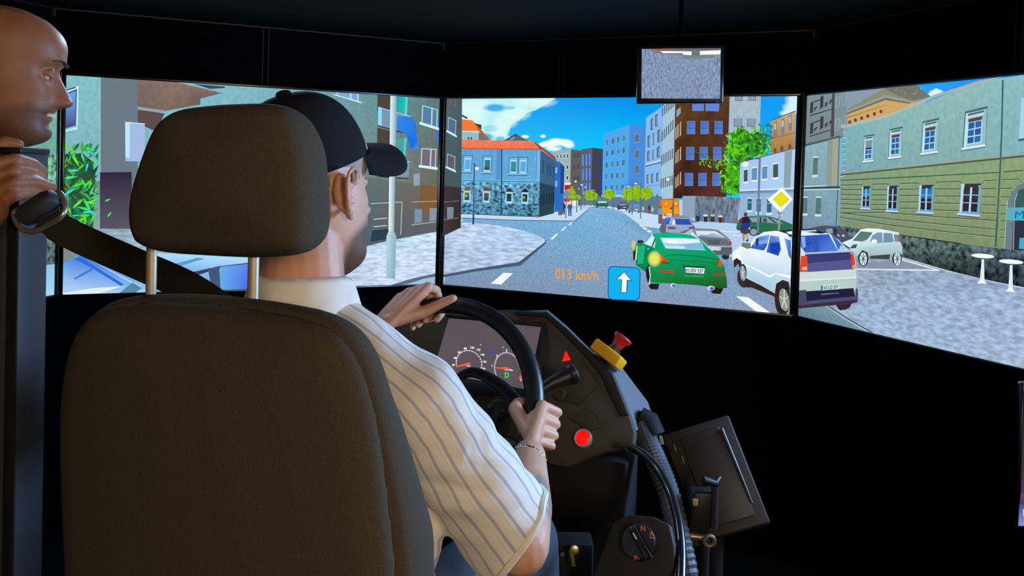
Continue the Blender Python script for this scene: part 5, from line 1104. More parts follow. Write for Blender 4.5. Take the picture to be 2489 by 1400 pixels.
# column stalk
st = MB(); a_, b_, c_ = at(1292, 962, 1.74), at(1342, 930, 1.755), at(1384, 912, 1.765)
st.tube([a_, b_, (b_ * .4 + c_ * .6), c_], [.010, .014, .0185, .0195], 16); sk = st.build('column_stalk', M_black, dash)
ax = (c_ - a_).normalized(); MB().lathe(c_ - ax * .002, ax, [(0, .0195), (.004, .0225), (.014, .0225), (.018, .018)]).build('stalk_ring', M_black, sk)
# emergency stop box on the sloping edge
e1, e2 = dp(1437, 852, .0), dp(1490, 893, .0); ed = (e2 - e1).normalized(); en = (Nd.cross(ed)).normalized()
if en.z < 0: en = -en
ec = (e1 + e2) / 2
es = thing('emergency_stop', 'yellow emergency stop box with a red mushroom button on the dashboard edge', 'emergency stop', ec)
mb = MB().box(ec + en * .017 - Nd * .02, ed * .038, en * .0145, Nd * .03, .004); mb.build('box', mat('yellow_plastic', '#d89a08', .45, spec=.4), es, True, 'yellow box', 50)
bc = ec + en * .0315 + ed * .004 - Nd * .018
MB().lathe(bc, en, [(0, .0155), (.007, .0155), (.007, .012), (.014, .012)]).build('collar', M_steel if False else mat('grey_collar', '#2a2a2c', .5), es)
MB().lathe(bc + en * .012, en, [(0, .0125), (.006, .0135), (.014, .0165), (.021, .0225), (.026, .0232), (.0285, .021), (.0295, .012), (.03, .001)]).build('mushroom_button', mat('red_plastic', '#b81d22', .4, spec=.5), es, True, 'red mushroom button')
# ------------------------------------------------------------------ steering wheel
WC = Vector((-0.156, 1.685, CAMZ - 0.492)); TW = 0.5; RW = 0.225
Uw = Ud * math.cos(TW) + Fd * math.sin(TW); Nw = -(Fd * math.cos(TW) - Ud * math.sin(TW))      # Nw towards the driver
def wp(a, r=RW, off=0.0): return WC + (Rd * math.cos(a) + Uw * math.sin(a)) * r + Nw * off
sw_ = thing('steering_wheel', 'large black steering wheel held by the driver', 'steering wheel', WC)
M_rim = mat('wheel_leather', '#131315', 0.38, noise=0.15, nscale=50, bump=0.15, bscale=500, spec=0.5)
pts = [wp(2 * PI * i / 72) for i in range(72)]
mb = MB(); vs = []; fs = []
for i in range(72):
    a = 2 * PI * i / 72; rad = Rd * math.cos(a) + Uw * math.sin(a)
    bulge = .0185 + .0018 * math.exp(-((((a - .25 + PI) % (2 * PI)) - PI) / .3) ** 2)
    for j in range(16):
        q = 2 * PI * j / 16; vs.append(pts[i] + rad * math.cos(q) * bulge + Nw * math.sin(q) * bulge * .92)
for i in range(72):
    for j in range(16): fs.append((i * 16 + j, ((i + 1) % 72) * 16 + j, ((i + 1) % 72) * 16 + (j + 1) % 16, i * 16 + (j + 1) % 16))
mb.add(vs, fs); mb.build('rim', M_rim, sw_)
MB().lathe(WC - Nw * .055, Nw, [(0, .05), (.02, .075), (.035, .078), (.042, .07), (.046, .04), (.047, .001)]).build('hub', M_rim, sw_)
for s in (0, 1):
    mi_ = (lambda x: x) if s == 0 else (lambda x: PI - x)
    pth = smooth_path([wp(mi_(1.25), .06, -.02), wp(mi_(.95), .11, -.018), wp(mi_(.5), .15, -.016), wp(mi_(.2), .19, -.01), wp(mi_(.12), .222, -.002)], 6)
    MB().tube(pth, [.016] * (len(pth) - 6) + [.014] * 6, 12, flat=.6).build('spoke', M_rim, sw_)
    pth = smooth_path([wp(mi_(-.9), .05, -.02), wp(mi_(-.9), .12, -.018), wp(mi_(-.75), .223, -.002)], 6)
    MB().tube(pth, .014, 12, flat=.6).build('spoke', M_rim, sw_)
MB().tube([WC - Nw * .05, WC - Nw * .16, D(-.09, .98, .62)], [.04, .05, .06], 16).build('steering_column', M_blackm, dash)
# pedestal under the dash so that it stands on the platform
MB().prism([D(-.38, 1.02, PLAT), D(.26, 1.02, PLAT), D(.26, 1.13, PLAT), D(-.38, 1.13, PLAT)], (0, 0, .62), .01).build('pedestal', M_blackm, dash)
for r in (-.02, .12): MB().box(D(r, .86, PLAT + .06), Rd * .035, (Ud * .055 + Fd * .03), Fd * .006 - Ud * .003, .003).build('pedal', M_black, dash)
# ------------------------------------------------------------------ console with rotary gear selector, right of the driver
cons = thing('side_console', 'dark side console with a rotary gear selector inside a curved edge rail', 'console', D(.38, .72, PLAT))
YC = 1.42
rail = smooth_path([at(1532, 1086, 1.70), at(1566, 1106, 1.66), at(1600, 1142, 1.60), at(1630, 1200, 1.54), at(1648, 1265, 1.47), at(1656, 1335, 1.41), at(1655, 1410, 1.35), at(1650, 1500, 1.30), at(1640, 1620, 1.26)], 8)
MB().tube(rail, .0085, 14).build('edge_rail', mat('rail_black', '#1a1a1e', 0.25, spec=.6), cons, True, 'curved black edge rail catching the light')
pc = at(1555, 1320, YC); nc = (CAM - pc + Vector((-.5, 0, 0.3))).normalized()
def cp(x, y, off=0.): return onplane(x, y, pc + nc * off, nc)
plate = [(1478, 1300), (1490, 1268), (1530, 1250), (1590, 1256), (1628, 1275), (1640, 1330), (1640, 1420), (1620, 1560), (1440, 1560), (1440, 1400)]
MB().prism([cp(x, y) for x, y in plate], -nc * .02, .004).build('selector_plate', mat('console_plastic', '#241f1b', .6, noise=.15, bump=.3, bscale=800, spec=.3), cons, True, None, 50)
kn = MB().lathe(cp(1557, 1320), nc, [(0, .030), (.008, .030), (.015, .0295), (.017, .0285)], 32).build('selector_knob', mat('knob_black', '#171513', .35, spec=.5), cons)
xa = (cp(1575, 1352) - cp(1538, 1285)).normalized(); ya = nc.cross(xa)
MB().box(cp(1557, 1320, .02), xa * .027, ya * .006, nc * .008, .003).build('knob_grip', M_black, kn)
MB().box(cp(1543, 1303, .0285), xa * .006, ya * .0012, nc * .0006).build('knob_mark', mat('white_mark', '#d8d4cc', .5), kn)
def ctext(s, x, y, h):
    v, f, asp = text_geo(s, .02); xr_ = (cp(x + 10, y) - cp(x, y)).normalized(); yr_ = nc.cross(xr_)
    return obj('gear_mark', [cp(x, y, .0175) + xr_ * (a - .5) * h * asp + yr_ * (b - .5) * h for a, b in v], f, mat('gear_print', '#b8452c', .5, emit='#a83c28', estr=.35), cons)
for s_, x, y in (('R', 1537, 1286), ('N', 1563, 1284), ('D', 1585, 1302)): ctext(s_, x, y, .0085)
ctext('P-', 1548, 1356, .008)
# ignition key below the dash
kk = thing('ignition_key', 'brass coloured key hanging in a lock below the dashboard, beside the knee', 'key', at(1393, 1345, 1.5))
M_key = mat('key_brass', '#a8945c', .35, metal=.8)
MB().box(at(1391, 1356, 1.5), (.0035, 0, 0), (0, .0015, 0), (-.003, 0, .0155), .001).build('key_blade', M_key, kk)
MB().lathe(at(1396, 1336, 1.5), (0, -1, .2), [(-.002, .008), (.002, .008), (.003, .005)]).build('key_bow', M_key, kk)
MB().lathe(at(1367, 1346, 1.51), (0, -1, .2), [(-.004, .004), (.004, .004)]).build('key_ring', M_chrome, kk)
MB().box(at(1375, 1350, 1.56), (.05, 0, 0), (0, .03, 0), (0, 0, .035), .006).build('lock_block', M_blackm, dash)
# ribbed hose beside the dash
hp_ = smooth_path([at(1556, 1028, 1.86), at(1574, 1072, 1.84), at(1598, 1128, 1.80), at(1622, 1190, 1.76), at(1650, 1300, 1.7), at(1672, 1420, 1.66), at(1680, 1600, 1.62)], 14)
hs = thing('ribbed_hose', 'grey ribbed hose running down from the right end of the dashboard', 'hose', hp_[-1])
MB().tube(hp_, [.022 + .0028 * (i % 2) for i in range(len(hp_))], 16).build('hose', mat('hose_rubber', '#45474f', .5, spec=.4), hs, False)
MB().tube([at(1552, 1012, 1.87), at(1572, 1026, 1.865), at(1590, 1062, 1.85)], [.024, .03, .027], 16).build('hose_clamp', M_blackm, hs)
# electronics box leaning in the dark at the right
bx = thing('electronics_box', 'dark brown electronics case tilted in the shade right of the console', 'box', at(1760, 1330, 1.85))
pbx = at(1740, 1160, 1.85); nbx = Vector((-.25, -.85, .42)).normalized()
def xp(x, y, off=0.): return onplane(x, y, pbx + nbx * off, nbx)
M_box = mat('box_brown', '#2c231b', .6, noise=.2, nscale=30, bump=.2, bscale=500, spec=.3)
MB().prism([xp(x, y) for x, y in ((1610, 1058), (1770, 1008), (1873, 1270), (1706, 1316))], -nbx * .07, .004).build('case', M_box, bx, True, None, 50)
MB().prism([xp(x, y, .004) for x, y in ((1652, 1064), (1746, 1034), (1836, 1252), (1728, 1284))], -nbx * .006, .002).build('lid', mat('lid_brown', '#2b1f1a', .5, noise=.15, nscale=30, spec=.35), bx, True, None, 50)
MB().tube([xp(1754, 1042, .003), xp(1790, 1130, .003), xp(1828, 1222, .003)], [.0045, .004, .002], 10).build('handle_strip', mat('strip_grey', '#3a3940', .35), bx)
for x, y in ((1641, 1089), (1660, 1117)): MB().box(xp(x, y, .004), Vector((.0015, 0, 0)), Vector((.0, .001, 0)), Vector((.003, 0, -.008)), 0).build('latch', M_key, bx)
MB().box(xp(1608, 1070, .004), Vector((.003, 0, 0)), Vector((0, .002, 0)), Vector((.002, 0, -.008)), .001).build('latch', mat('latch_light', '#a8a08c', .4, metal=.4), bx)
jl = thing('control_lever', 'black control lever on a bracket in front of the brown electronics case', 'lever', at(1715, 1300, 1.72))
MB().box(at(1700, 1240, 1.72), (.022, 0, 0), (0, .02, 0), (.004, 0, .045), .005).build('lever_body', M_black, jl, True, None, 50)
MB().tube([at(1736, 1282, 1.70), at(1737, 1210, 1.70), at(1738, 1180, 1.70)], [.0075, .0075, .0085], 12).build('grip', mat('lever_grey', '#2c2a2e', .35), jl)
MB().tube([at(1712, 1180, 1.70), at(1712, 1166, 1.70), at(1740, 1176, 1.70), at(1748, 1160, 1.71)], [.007, .009, .009, .006], 12).build('lever_head', M_black, jl)
MB().box(at(1690, 1220, 1.695), (.0055, 0, 0), (0, .003, 0), (0, 0, .007), .001).build('warning_label', mat('label_yellow', '#a88850', .5), jl)
MB().tube([at(1672, 1302, 1.70), at(1700, 1305, 1.70), at(1712, 1310, 1.70)], .006, 12).build('pin', M_key, jl)
ey = [at(1724, 1315, 1.69) + Vector((math.cos(q), 0, math.sin(q))) * .0105 for q in np.linspace(0, 2 * PI, 25)]
MB().tube(ey, .0045, 10, cap=False).build('eyelet', mat('eyelet_brass', '#70604a', .45, metal=.5), jl)
MB().box(at(1700, 1312, 1.72), (.02, 0, 0), (0, .008, 0), (0, 0, .012), .004).build('bracket', M_box, jl)
MB().tube([at(1712, 1320, 1.735), Vector((at(1712, 1320, 1.735).x, 1.735, .0))], .012, 12).build('stand', M_blackm, jl)
MB().tube([xp(1740, 1250, -.04), Vector((xp(1740, 1250, -.04).x, xp(1740, 1250, -.04).y, .0))], .02, 12).build('stand', M_blackm, bx)
# ------------------------------------------------------------------ mirror monitor hung from the ceiling, side mirror monitor at the right edge
mm = thing('mirror_monitor', 'small hanging monitor above the front screen showing a grey rear view', 'monitor', at(1655, 180, 2.2))
YM = 2.2
q = [(1560, 119), (1752, 117), (1750, 240), (1559, 239)]
nm_ = Vector((-.03, -1, 0)).normalized(); pm = at(1655, 180, YM)
def mp_(x, y, off=0.): return onplane(x, y, pm + nm_ * off, nm_)
MB().prism([mp_(x, y, -.002) for x, y in ((1551, 110), (1762, 109), (1759, 250), (1548, 252))], -nm_ * .03, .004).build('case', M_bezel, mm, True, None, 50)
SCR['M'] = dict(O=mp_(1560, 119), X=Vector((1, -.03, 0)).normalized(), N=nm_, Z=Ud, t=mm, n=8)
def mpic(P, col, *xy, kind='flat'):
    S = SCR['M']; S['n'] += 1; n0 = len(P.v)
    if kind not in P.kinds: P.kinds.append(kind)
    pts = [(xy[i], xy[i + 1]) for i in range(0, len(xy), 2)]
    for x, y in pts: P.v.append(mp_(x, y, S['n'] * 2e-5)); P.c.append(lin(col))
    P.f.append(list(range(n0, n0 + len(pts)))); P.m.append(P.kinds.index(kind)); return P
P = Pic('M'); mpic(P, '#8494b4', *[v for p in q for v in p], kind='noise'); P.build('rear_view_image', mm)
P = Pic('M'); mpic(P, '#9c5c54', 1576, 119, 1752, 117, 1752, 123, 1660, 124, 1606, 124); mpic(P, '#6c6c70', 1604, 118, 1752, 117, 1752, 122, 1670, 124); mpic(P, '#788480', 1575, 120, 1606, 124, 1660, 129, 1662, 135, 1606, 131, 1590, 128); mpic(P, '#f8fafa', 1605, 124, 1681, 125, 1681, 134, 1662, 133, 1658, 129, 1612, 129); mpic(P, '#f8fafa', 1701, 124, 1752, 122, 1751, 132, 1701, 133); mpic(P, '#708884', 1662, 134, 1738, 134, 1737, 141, 1662, 143); mpic(P, '#6c7480', 1681, 125, 1701, 125, 1701, 134, 1681, 134)
P.build('rear_view_image', mm, 'white and green vehicle underside in the rear view')
MB().lathe(mp_(1743, 247, .0), nm_, [(0, .0018), (.0012, .0016)], 10).build('power_lamp', mat('blue_lamp', '#1010c0', .4, emit='#2018f0', estr=1.0), mm)
tp = pm - nm_ * .022
MB().tube([Vector((tp.x, tp.y + .004, pm.z)), Vector((tp.x, tp.y + .004, ZC))], .006, 12).build('hanger', mat('hanger_black', '#030304', 1.0, spec=0.0), mm)
MB().lathe((tp.x, tp.y + .004, ZC - .012), Ud, [(0, .04), (.012, .045)]).build('ceiling_plate', M_wall, mm)
sm = thing('side_monitor', 'slim side mirror monitor at the lower right edge showing white and violet', 'monitor', at(2500, 1290, 1.9))
ps = at(2489, 1120, 1.9); ns = Vector((-.25, -1, .12)).normalized()
def sp(x, y, off=0.): return onplane(x, y, ps + ns * off, ns)
MB().prism([sp(x, y, -.002) for x, y in ((2482, 930), (2690, 930), (2680, 1292), (2470, 1285))], -ns * .03, .004).build('case', M_bezel, sm, True, None, 50)
SCR['S'] = dict(O=ps, X=Vector((1, 0, 0)), N=ns, Z=Ud, t=sm, n=6)
P = Pic('S')
def spic(P, cols, *xy):
    S = SCR['S']; S['n'] += 1; n0 = len(P.v); pts = [(xy[i], xy[i + 1]) for i in range(0, len(xy), 2)]
    if 'flat' not in P.kinds: P.kinds.append('flat')
    for (x, y), c in zip(pts, cols): P.v.append(sp(x, y, S['n'] * 3e-5)); P.c.append(lin(c))
    P.f.append(list(range(n0, n0 + len(pts)))); P.m.append(0); return P
spic(P, ['#10161e', '#283848', '#8c84c0', '#44384c'], 2487, 950, 2675, 950, 2672, 1210, 2481, 1205); spic(P, ['#5c4478', '#b070a0', '#c04860', '#503c60'], 2481, 1200, 2675, 1190, 2672, 1230, 2479, 1225); spic(P, ['#384c88', '#98a8e8', '#b8c0f4', '#8c8cd0'], 2478, 1225, 2672, 1228, 2670, 1284, 2475, 1278)
spic(P, ['#f0f4ff', '#ffffff', '#f0f4ff', '#f0f4ff'], 2487, 1240, 2494, 1228, 2500, 1236, 2488, 1256)
P.build('side_view_image', sm)
bp_ = sp(2580, 1290, -.02); MB().tube([bp_ + Ud * .01, Vector((bp_.x, bp_.y, 0))], .014, 12).build('stand', M_blackm, sm)
# ------------------------------------------------------------------ people
def skin_mat(name, col, col2, rough=.5):
    if name in MATS: return MATS[name]
    m = mat(name, col, rough, noise=.1, nscale=28, bump=.18, bscale=420, spec=.35, sss=.12, col2=col2)
    nt = m.node_tree; b = nt.nodes['Principled BSDF']; src = b.inputs['Base Color'].links[0].from_socket
    a = nt.nodes.new('ShaderNodeAttribute'); a.attribute_name = 'tint'; mx = nt.nodes.new('ShaderNodeMix'); mx.data_type = 'RGBA'
    nt.links.new(a.outputs['Fac'], mx.inputs[0]); nt.links.new(src, mx.inputs[6]); mx.inputs[7].default_value = lin('#5c3e2c'); nt.links.new(mx.outputs[2], b.inputs['Base Color'])
    a2 = nt.nodes.new('ShaderNodeAttribute'); a2.attribute_name = 'tattoo'; m2 = nt.nodes.new('ShaderNodeMix'); m2.data_type = 'RGBA'
    nt.links.new(a2.outputs['Fac'], m2.inputs[0]); nt.links.new(mx.outputs[2], m2.inputs[6]); m2.inputs[7].default_value = lin('#4c5a64'); nt.links.new(m2.outputs[2], b.inputs['Base Color'])
    return m
Z_ = [-.122, -.118, -.105, -.09, -.07, -.05, -.03, -.01, .01, .03, .05, .07, .09, .105, .116, .122, .1245]
FR = [.055, .076, .091, .097, .090, .096, .092, .090, .088, .088, .097, .097, .088, .070, .046, .024, .004]
BK = [.03, .02, .0, -.025, -.052, -.075, -.088, -.096, -.101, -.105, -.104, -.099, -.087, -.070, -.047, -.024, -.004]
HW = [.012, .022, .036, .046, .053, .059, .064, .068, .071, .0735, .0755, .0745, .068, .056, .038, .020, .003]
def head_grid(nz=64, na=84, wscale=1.0):
    zs = np.concatenate([np.linspace(-.122, .11, nz - 10), np.linspace(.113, .1245, 10)])
    def sm(a):
        v = np.interp(zs, Z_, a); k = np.array([.15, .2, .3, .2, .15]); p = np.pad(v, 2, mode='edge'); s = np.convolve(p, k, 'valid'); s[-9:] = v[-9:]; return s
    fr, bk, hw = sm(FR), sm(BK), sm(HW) * wscale
    pts = np.zeros((nz, na, 3))
    for i, z in enumerate(zs):
        cy, ry = (fr[i] + bk[i]) / 2, (fr[i] - bk[i]) / 2
        for j in range(na):
            q = 2 * PI * j / na; c, s = math.cos(q), math.sin(q)
            e = 2 / 2.25
            x = math.copysign(abs(c) ** e, c) * hw[i]; y = cy + math.copysign(abs(s) ** e, s) * ry
            if y > cy:      # front of the face
                g = lambda a, b: math.exp(-(a / b) ** 2)
                d = 0.0
                if -.044 < z < .034:      # nose
                    t = (.030 - z) / .054; prof = .033 * min(1, max(0, t)) ** 1.1 if z > -.026 else .033 * max(0, 1 - ((-.026 - z) / .017) ** 2.2)
                    wd = .0085 + .0085 * min(1, max(0, t)); d += max(0, prof) * g(x, wd)
                    if z < -.01: d += .012 * g(abs(x) - .0145, .006) * g(z + .027, .009)
                d -= .013 * g(abs(x) - .032, .016) * g(z - .017, .0115)
                d += .006 * g(abs(x) - .028, .024) * g(z - .042, .010)
                d += .005 * g(abs(x) - .048, .018) * g(z + .014, .018)
                d += .0052 * g(x, .020) * g(z + .049, .0052) + .0052 * g(x, .018) * g(z + .0625, .0055) - .016 * g(x, .024) * g(z + .0560, .0036)
                d += .005 * g(x, .016) * g(z + .094, .014) - .004 * g(x, .02) * g(z + .074, .006)
                y += d * min(1, max(0, (y - cy) / ry * 1.6))
            pts[i, j] = (x, y, z)
    return pts
def loft_add(mb, pts, M):
    nz, na = pts.shape[:2]
    vs = [M @ Vector(p) for r in pts for p in r]; fs = []
    for i in range(nz - 1):
        for j in range(na): fs.append((i * na + j, i * na + (j + 1) % na, (i + 1) * na + (j + 1) % na, (i + 1) * na + j))
    fs.append(tuple(range(na))[::-1]); fs.append(tuple((nz - 1) * na + j for j in range(na)))
    mb.add(vs, fs)
def ear_add(mb, M, s):
    """outer ear on side s (+1 right)"""
    def e(y, z, o): return M @ Vector((s * (.0715 + o * 1.75 + (.003 if y < 0 else 0)), y * 1.25 - .004, z * .98))
    helix = smooth_path([(.002, .006, .004), (.004, .022, .010), (-.002, .034, .014), (-.014, .038, .018), (-.026, .030, .021), (-.030, .014, .021), (-.026, -.004, .018), (-.018, -.018, .013), (-.008, -.030, .008), (.000, -.032, .005), (.004, -.024, .003)], 4)
    hp2 = [e(v.x, v.y, v.z) for v in helix]
    mb.chain(hp2, [.0036] * 24 + [.0042] * (len(hp2) - 24), 10)
    anti = [e(-.012, .026, .012), e(-.019, .012, .013), e(-.017, -.004, .011), e(-.008, -.016, .008)]
    mb.chain(anti, [.0036, .0045, .0045, .004], 10)
    mb.cap(e(-.004, -.026, .005), e(-.006, -.030, .006), .006, .0055, 12)
    mb.cap(e(.003, -.006, .006), e(.003, -.012, .006), .004, .004, 10)
    mb.ell(e(-.012, .004, .004), M.to_3x3() @ Vector((0, .016, 0)), M.to_3x3() @ Vector((0, 0, .029)), M.to_3x3() @ Vector((s * .0095, 0, 0)), 16, 8)
def shell(pts, M, keep, off, name, m, parent, label=None):
    """thin patch lying on the head: hair, beard, brows"""
    nz, na = pts.shape[:2]; vs = []; idx = {}; fs = []
    cen = pts.mean(axis=1)
    def vid(i, j):
        j %= na
        if (i, j) not in idx:
            p = pts[i, j]; n = (pts[i, (j + 1) % na] - pts[i, j - 1]); t = (pts[min(i + 1, nz - 1), j] - pts[max(i - 1, 0), j]); nn = np.cross(n, t); nn /= (np.linalg.norm(nn) + 1e-9)
            idx[(i, j)] = len(vs); vs.append(M @ Vector(p + nn * off))
        return idx[(i, j)]
    for i in range(nz - 1):
        for j in range(na):
            c = (pts[i, j] + pts[i + 1, (j + 1) % na]) / 2
            if keep(*c): fs.append((vid(i, j), vid(i, j + 1), vid(i + 1, j + 1), vid(i + 1, j)))
    o = obj(name, vs, fs, m, parent, True, label)
    sol = o.modifiers.new('thick', 'SOLIDIFY'); sol.thickness = .0025; sol.offset = -1
    return o
def frame(o, X, Y, Z):
    return Matrix(((X.x, Y.x, Z.x, o.x), (X.y, Y.y, Z.y, o.y), (X.z, Y.z, Z.z, o.z), (0, 0, 0, 1)))
def head_frame(o, yaw, pitch, roll):
    """yaw clockwise from +Y, pitch nose-down, roll right ear down"""
    R = Matrix.Rotation(-yaw, 3, 'Z') @ Matrix.Rotation(-pitch, 3, 'X') @ Matrix.Rotation(roll, 3, 'Y')
    return Matrix.Translation(o) @ R.to_4x4()
def lids(mb, M):
    for s in (-1, 1):
        c = Vector((s * .031, .0725, .017))
        for a0, zz, r in ((1, .0062, .0036), (-1, -.0062, .0030)):
            pts = [M @ (c + Vector((s * x, math.sqrt(max(0, .0128 ** 2 - x * x - zz * zz * (1 - (x / .014) ** 2))), zz * (1 - (x / .0135) ** 2)))) for x in (-.0125, -.008, -.003, .003, .008, .0125)]
            mb.chain(pts, [r * .7, r, r, r, r, r * .7], 8)
def eyes(M, parent, z=.017, y=.0725):
    for s in (-1, 1):
        e = MB().ball(M @ Vector((s * .031, y, z)), .0118); o = e.build('eye', mat('eye_white', '#cfc8c2', .25), parent)
        MB().lathe(M @ Vector((s * .031, y + .0092, z)), M.to_3x3() @ Vector((0, 1, 0)), [(0, .0062), (.0018, .0052), (.0028, .001)], 16).build('iris', mat('iris', '#3a3028', .2), o)
    
def grip(mb, W, P0, T, N, A, rr, fl=1.0, thumb=(), wr=.55, mcp=(58, .044), segs=((120, .040), (200, .0305), (262, .0285))):
    """a fist around a rim: T along the rim towards the index, N outward, A towards the driver"""
    off = (.034, .0115, -.011, -.032); ln = (1, 1.06, 1.0, .86)
    def pol(i, a, r): a = math.radians(a); return P0 + T * off[i] + (A * math.cos(a) + N * math.sin(a)) * r
    mcps = []
    for i in range(4):
        m_ = pol(i, mcp[0] - (i == 3) * 6, mcp[1] - (i == 3) * .004); mcps.append(m_)
        wpt = W + T * off[i] * wr
        mb.cap(wpt, m_, .0135, .0118, 12); mb.cap(wpt * .5 + m_ * .5, m_, .0135, .0122, 12)
        pr = m_
        for k_, (a, r) in enumerate(segs):
            p = pol(i, mcp[0] + (a - mcp[0]) * ln[i], r); mb.cap(pr, p, (.0108, .0096, .0088)[k_] * (.88 if i == 3 else 1), (.0098, .0088, .0078)[k_] * (.88 if i == 3 else 1), 12); pr = p
    mb.cap(mcps[0], mcps[1], .0105, .0105); mb.cap(mcps[1], mcps[2], .0105, .0105); mb.cap(mcps[2], mcps[3], .0105, .0095)
    mb.cap(W * .6 + mcps[0] * .4 - N * .006, mcps[0] * .75 + W * .25 - N * .010, .014, .012)
    if thumb: mb.chain([W * .72 + mcps[0] * .28] + list(thumb), [.0165, .0142, .0112, .0092][:len(thumb) + 1], 12)
    return mcps
def stripes_mat():
    m = bpy.data.materials.new('striped_shirt'); m.use_nodes = True; nt = m.node_tree; b = nt.nodes['Principled BSDF']
    b.inputs['Roughness'].default_value = .85; b.inputs['Specular IOR Level'].default_value = .2; b.inputs['Sheen Weight'].default_value = .15
    a = nt.nodes.new('ShaderNodeAttribute'); a.attribute_name = 'stripe'
    f1 = nt.nodes.new('ShaderNodeMath'); f1.operation = 'FRACT'; nt.links.new(a.outputs['Fac'], f1.inputs[0])
    r = nt.nodes.new('ShaderNodeValToRGB'); nt.links.new(f1.outputs[0], r.inputs[0])
    els = r.color_ramp.elements; base = lin('#dcd6ca'); st = lin('#a9abb8'); fa = lin('#cdc9c4')
    els[0].position = 0.0; els[0].color = base; els[1].position = 1.0; els[1].color = base
    for p, c in ((.36, base), (.43, st), (.56, st), (.63, base), (.80, base), (.82, fa), (.85, fa), (.87, base)): e = els.new(p); e.color = c
    nt.links.new(r.outputs['Color'], b.inputs['Base Color'])
    tc = nt.nodes.new('ShaderNodeTexCoord')
    n1 = nt.nodes.new('ShaderNodeTexNoise'); n1.inputs['Scale'].default_value = 9; n1.inputs['Detail'].default_value = 2; n1.inputs['Distortion'].default_value = .6
    n2 = nt.nodes.new('ShaderNodeTexNoise'); n2.inputs['Scale'].default_value = 900
    nt.links.new(tc.outputs['Object'], n1.inputs['Vector']); nt.links.new(tc.outputs['Object'], n2.inputs['Vector'])
    b1 = nt.nodes.new('ShaderNodeBump'); b1.inputs['Strength'].default_value = .55; b1.inputs['Distance'].default_value = .03; nt.links.new(n1.outputs['Fac'], b1.inputs['Height'])
    b2 = nt.nodes.new('ShaderNodeBump'); b2.inputs['Strength'].default_value = .15; b2.inputs['Distance'].default_value = .001; nt.links.new(n2.outputs['Fac'], b2.inputs['Height']); nt.links.new(b1.outputs['Normal'], b2.inputs['Normal'])
    nt.links.new(b2.outputs['Normal'], b.inputs['Normal'])
    return m
def seg_dist(p, a, b):
    ab = b - a; t = max(0, min(1, (p - a).dot(ab) / ab.length_squared)); return (p - (a + ab * t)).length, t

# ---------------- the driver
from mathutils import noise as mnoise
drv = thing('person', 'driver in a white striped short-sleeved shirt and black cap, both hands on the wheel', 'person', D(0, .3, .66))
HO = D(-.042, .268, 1.405); HM = head_frame(HO, YAW + .15, -.04, -.07)
HG = head_grid()
M_skin = skin_mat('skin_driver', '#cf9c80', '#bd8668')
body = MB(); loft_add(body, HG, HM); lids(body, HM); ear_add(body, HM, 1); ear_add(body, HM, -1)
body.chain([HM @ Vector((0, -.022, -.03)), D(-.040, .25, 1.31), D(-.03, .24, 1.20)], [.058, .060, .068], 20)
SR, ER, WR_ = D(.165, .245, 1.125), D(.262, .375, .905), D(.180, .622, .948)
SL, EL, WL = D(-.205, .255, 1.135), D(-.30, .52, 1.03), D(-.238, .765, 1.092)
def bell(c, hr, hf, hu): body.ell(c, Rd * hr, Fd * hf, Ud * hu, 24, 14)
bell(D(0, .25, 1.08), .15, .085, .13); bell(D(0, .25, .95), .14, .088, .16); bell(D(0, .25, .80), .135, .09, .12)
for s, S in ((1, SR), (-1, SL)): body.chain([D(s * .05, .245, 1.19), S], [.045, .052], 16)
body.chain([SR, SR * .5 + ER * .5, ER], [.05, .046, .041], 18)
body.chain([ER, ER * .62 + WR_ * .38, ER * .2 + WR_ * .8, WR_], [.043, .045, .034, .0295], 18)
body.chain([SL, SL * .5 + EL * .5, EL], [.05, .046, .041], 18)
body.chain([EL, EL * .65 + WL * .35, EL * .2 + WL * .8, WL], [.043, .044, .032, .0275], 18)
# legs under the trousers
HRl, KRl, AR = D(.095, .27, .72), D(.162, .64, .785), D(.15, .80, .30)
HLl, KLl, AL = D(-.095, .27, .72), D(-.2, .64, .79), D(-.18, .80, .30)
for h, kn_, an in ((HRl, KRl, AR), (HLl, KLl, AL)): body.chain([h, kn_, an], [.07, .052, .038], 16)
aR = .0; P0 = wp(.03); N0 = (P0 - WC).normalized(); T0 = Nw.cross(N0).normalized()
if T0.dot(Uw) < 0: T0 = -T0
grip(body, WR_ + T0 * .004, P0 - T0 * .012, T0, N0, Nw, .019, thumb=(P0 + T0 * .012 - N0 * .030 + Nw * .028, P0 + T0 * .030 - N0 * .035 + Nw * .004, P0 + T0 * .036 - N0 * .026 - Nw * .018), mcp=(36, .046), segs=((98, .047), (168, .036), (238, .0295)))
aL = math.radians(111); P1 = wp(aL); N1 = (P1 - WC).normalized(); T1 = N1.cross(Nw).normalized()
if T1.dot(Rd) < 0: T1 = -T1
grip(body, WL, P1, T1, N1, Nw, .019, thumb=(P1 + T1 * .018 + Nw * .029 - N1 * .024, P1 + T1 * .054 + Nw * .028 - N1 * .016, P1 + T1 * .086 + Nw * .027 - N1 * .010), mcp=(40, .045), segs=((112, .046), (190, .036), (272, .037)))
dbody = remesh(body, 'body', .0032, 4, M_skin, drv)
eyes(HM, drv)
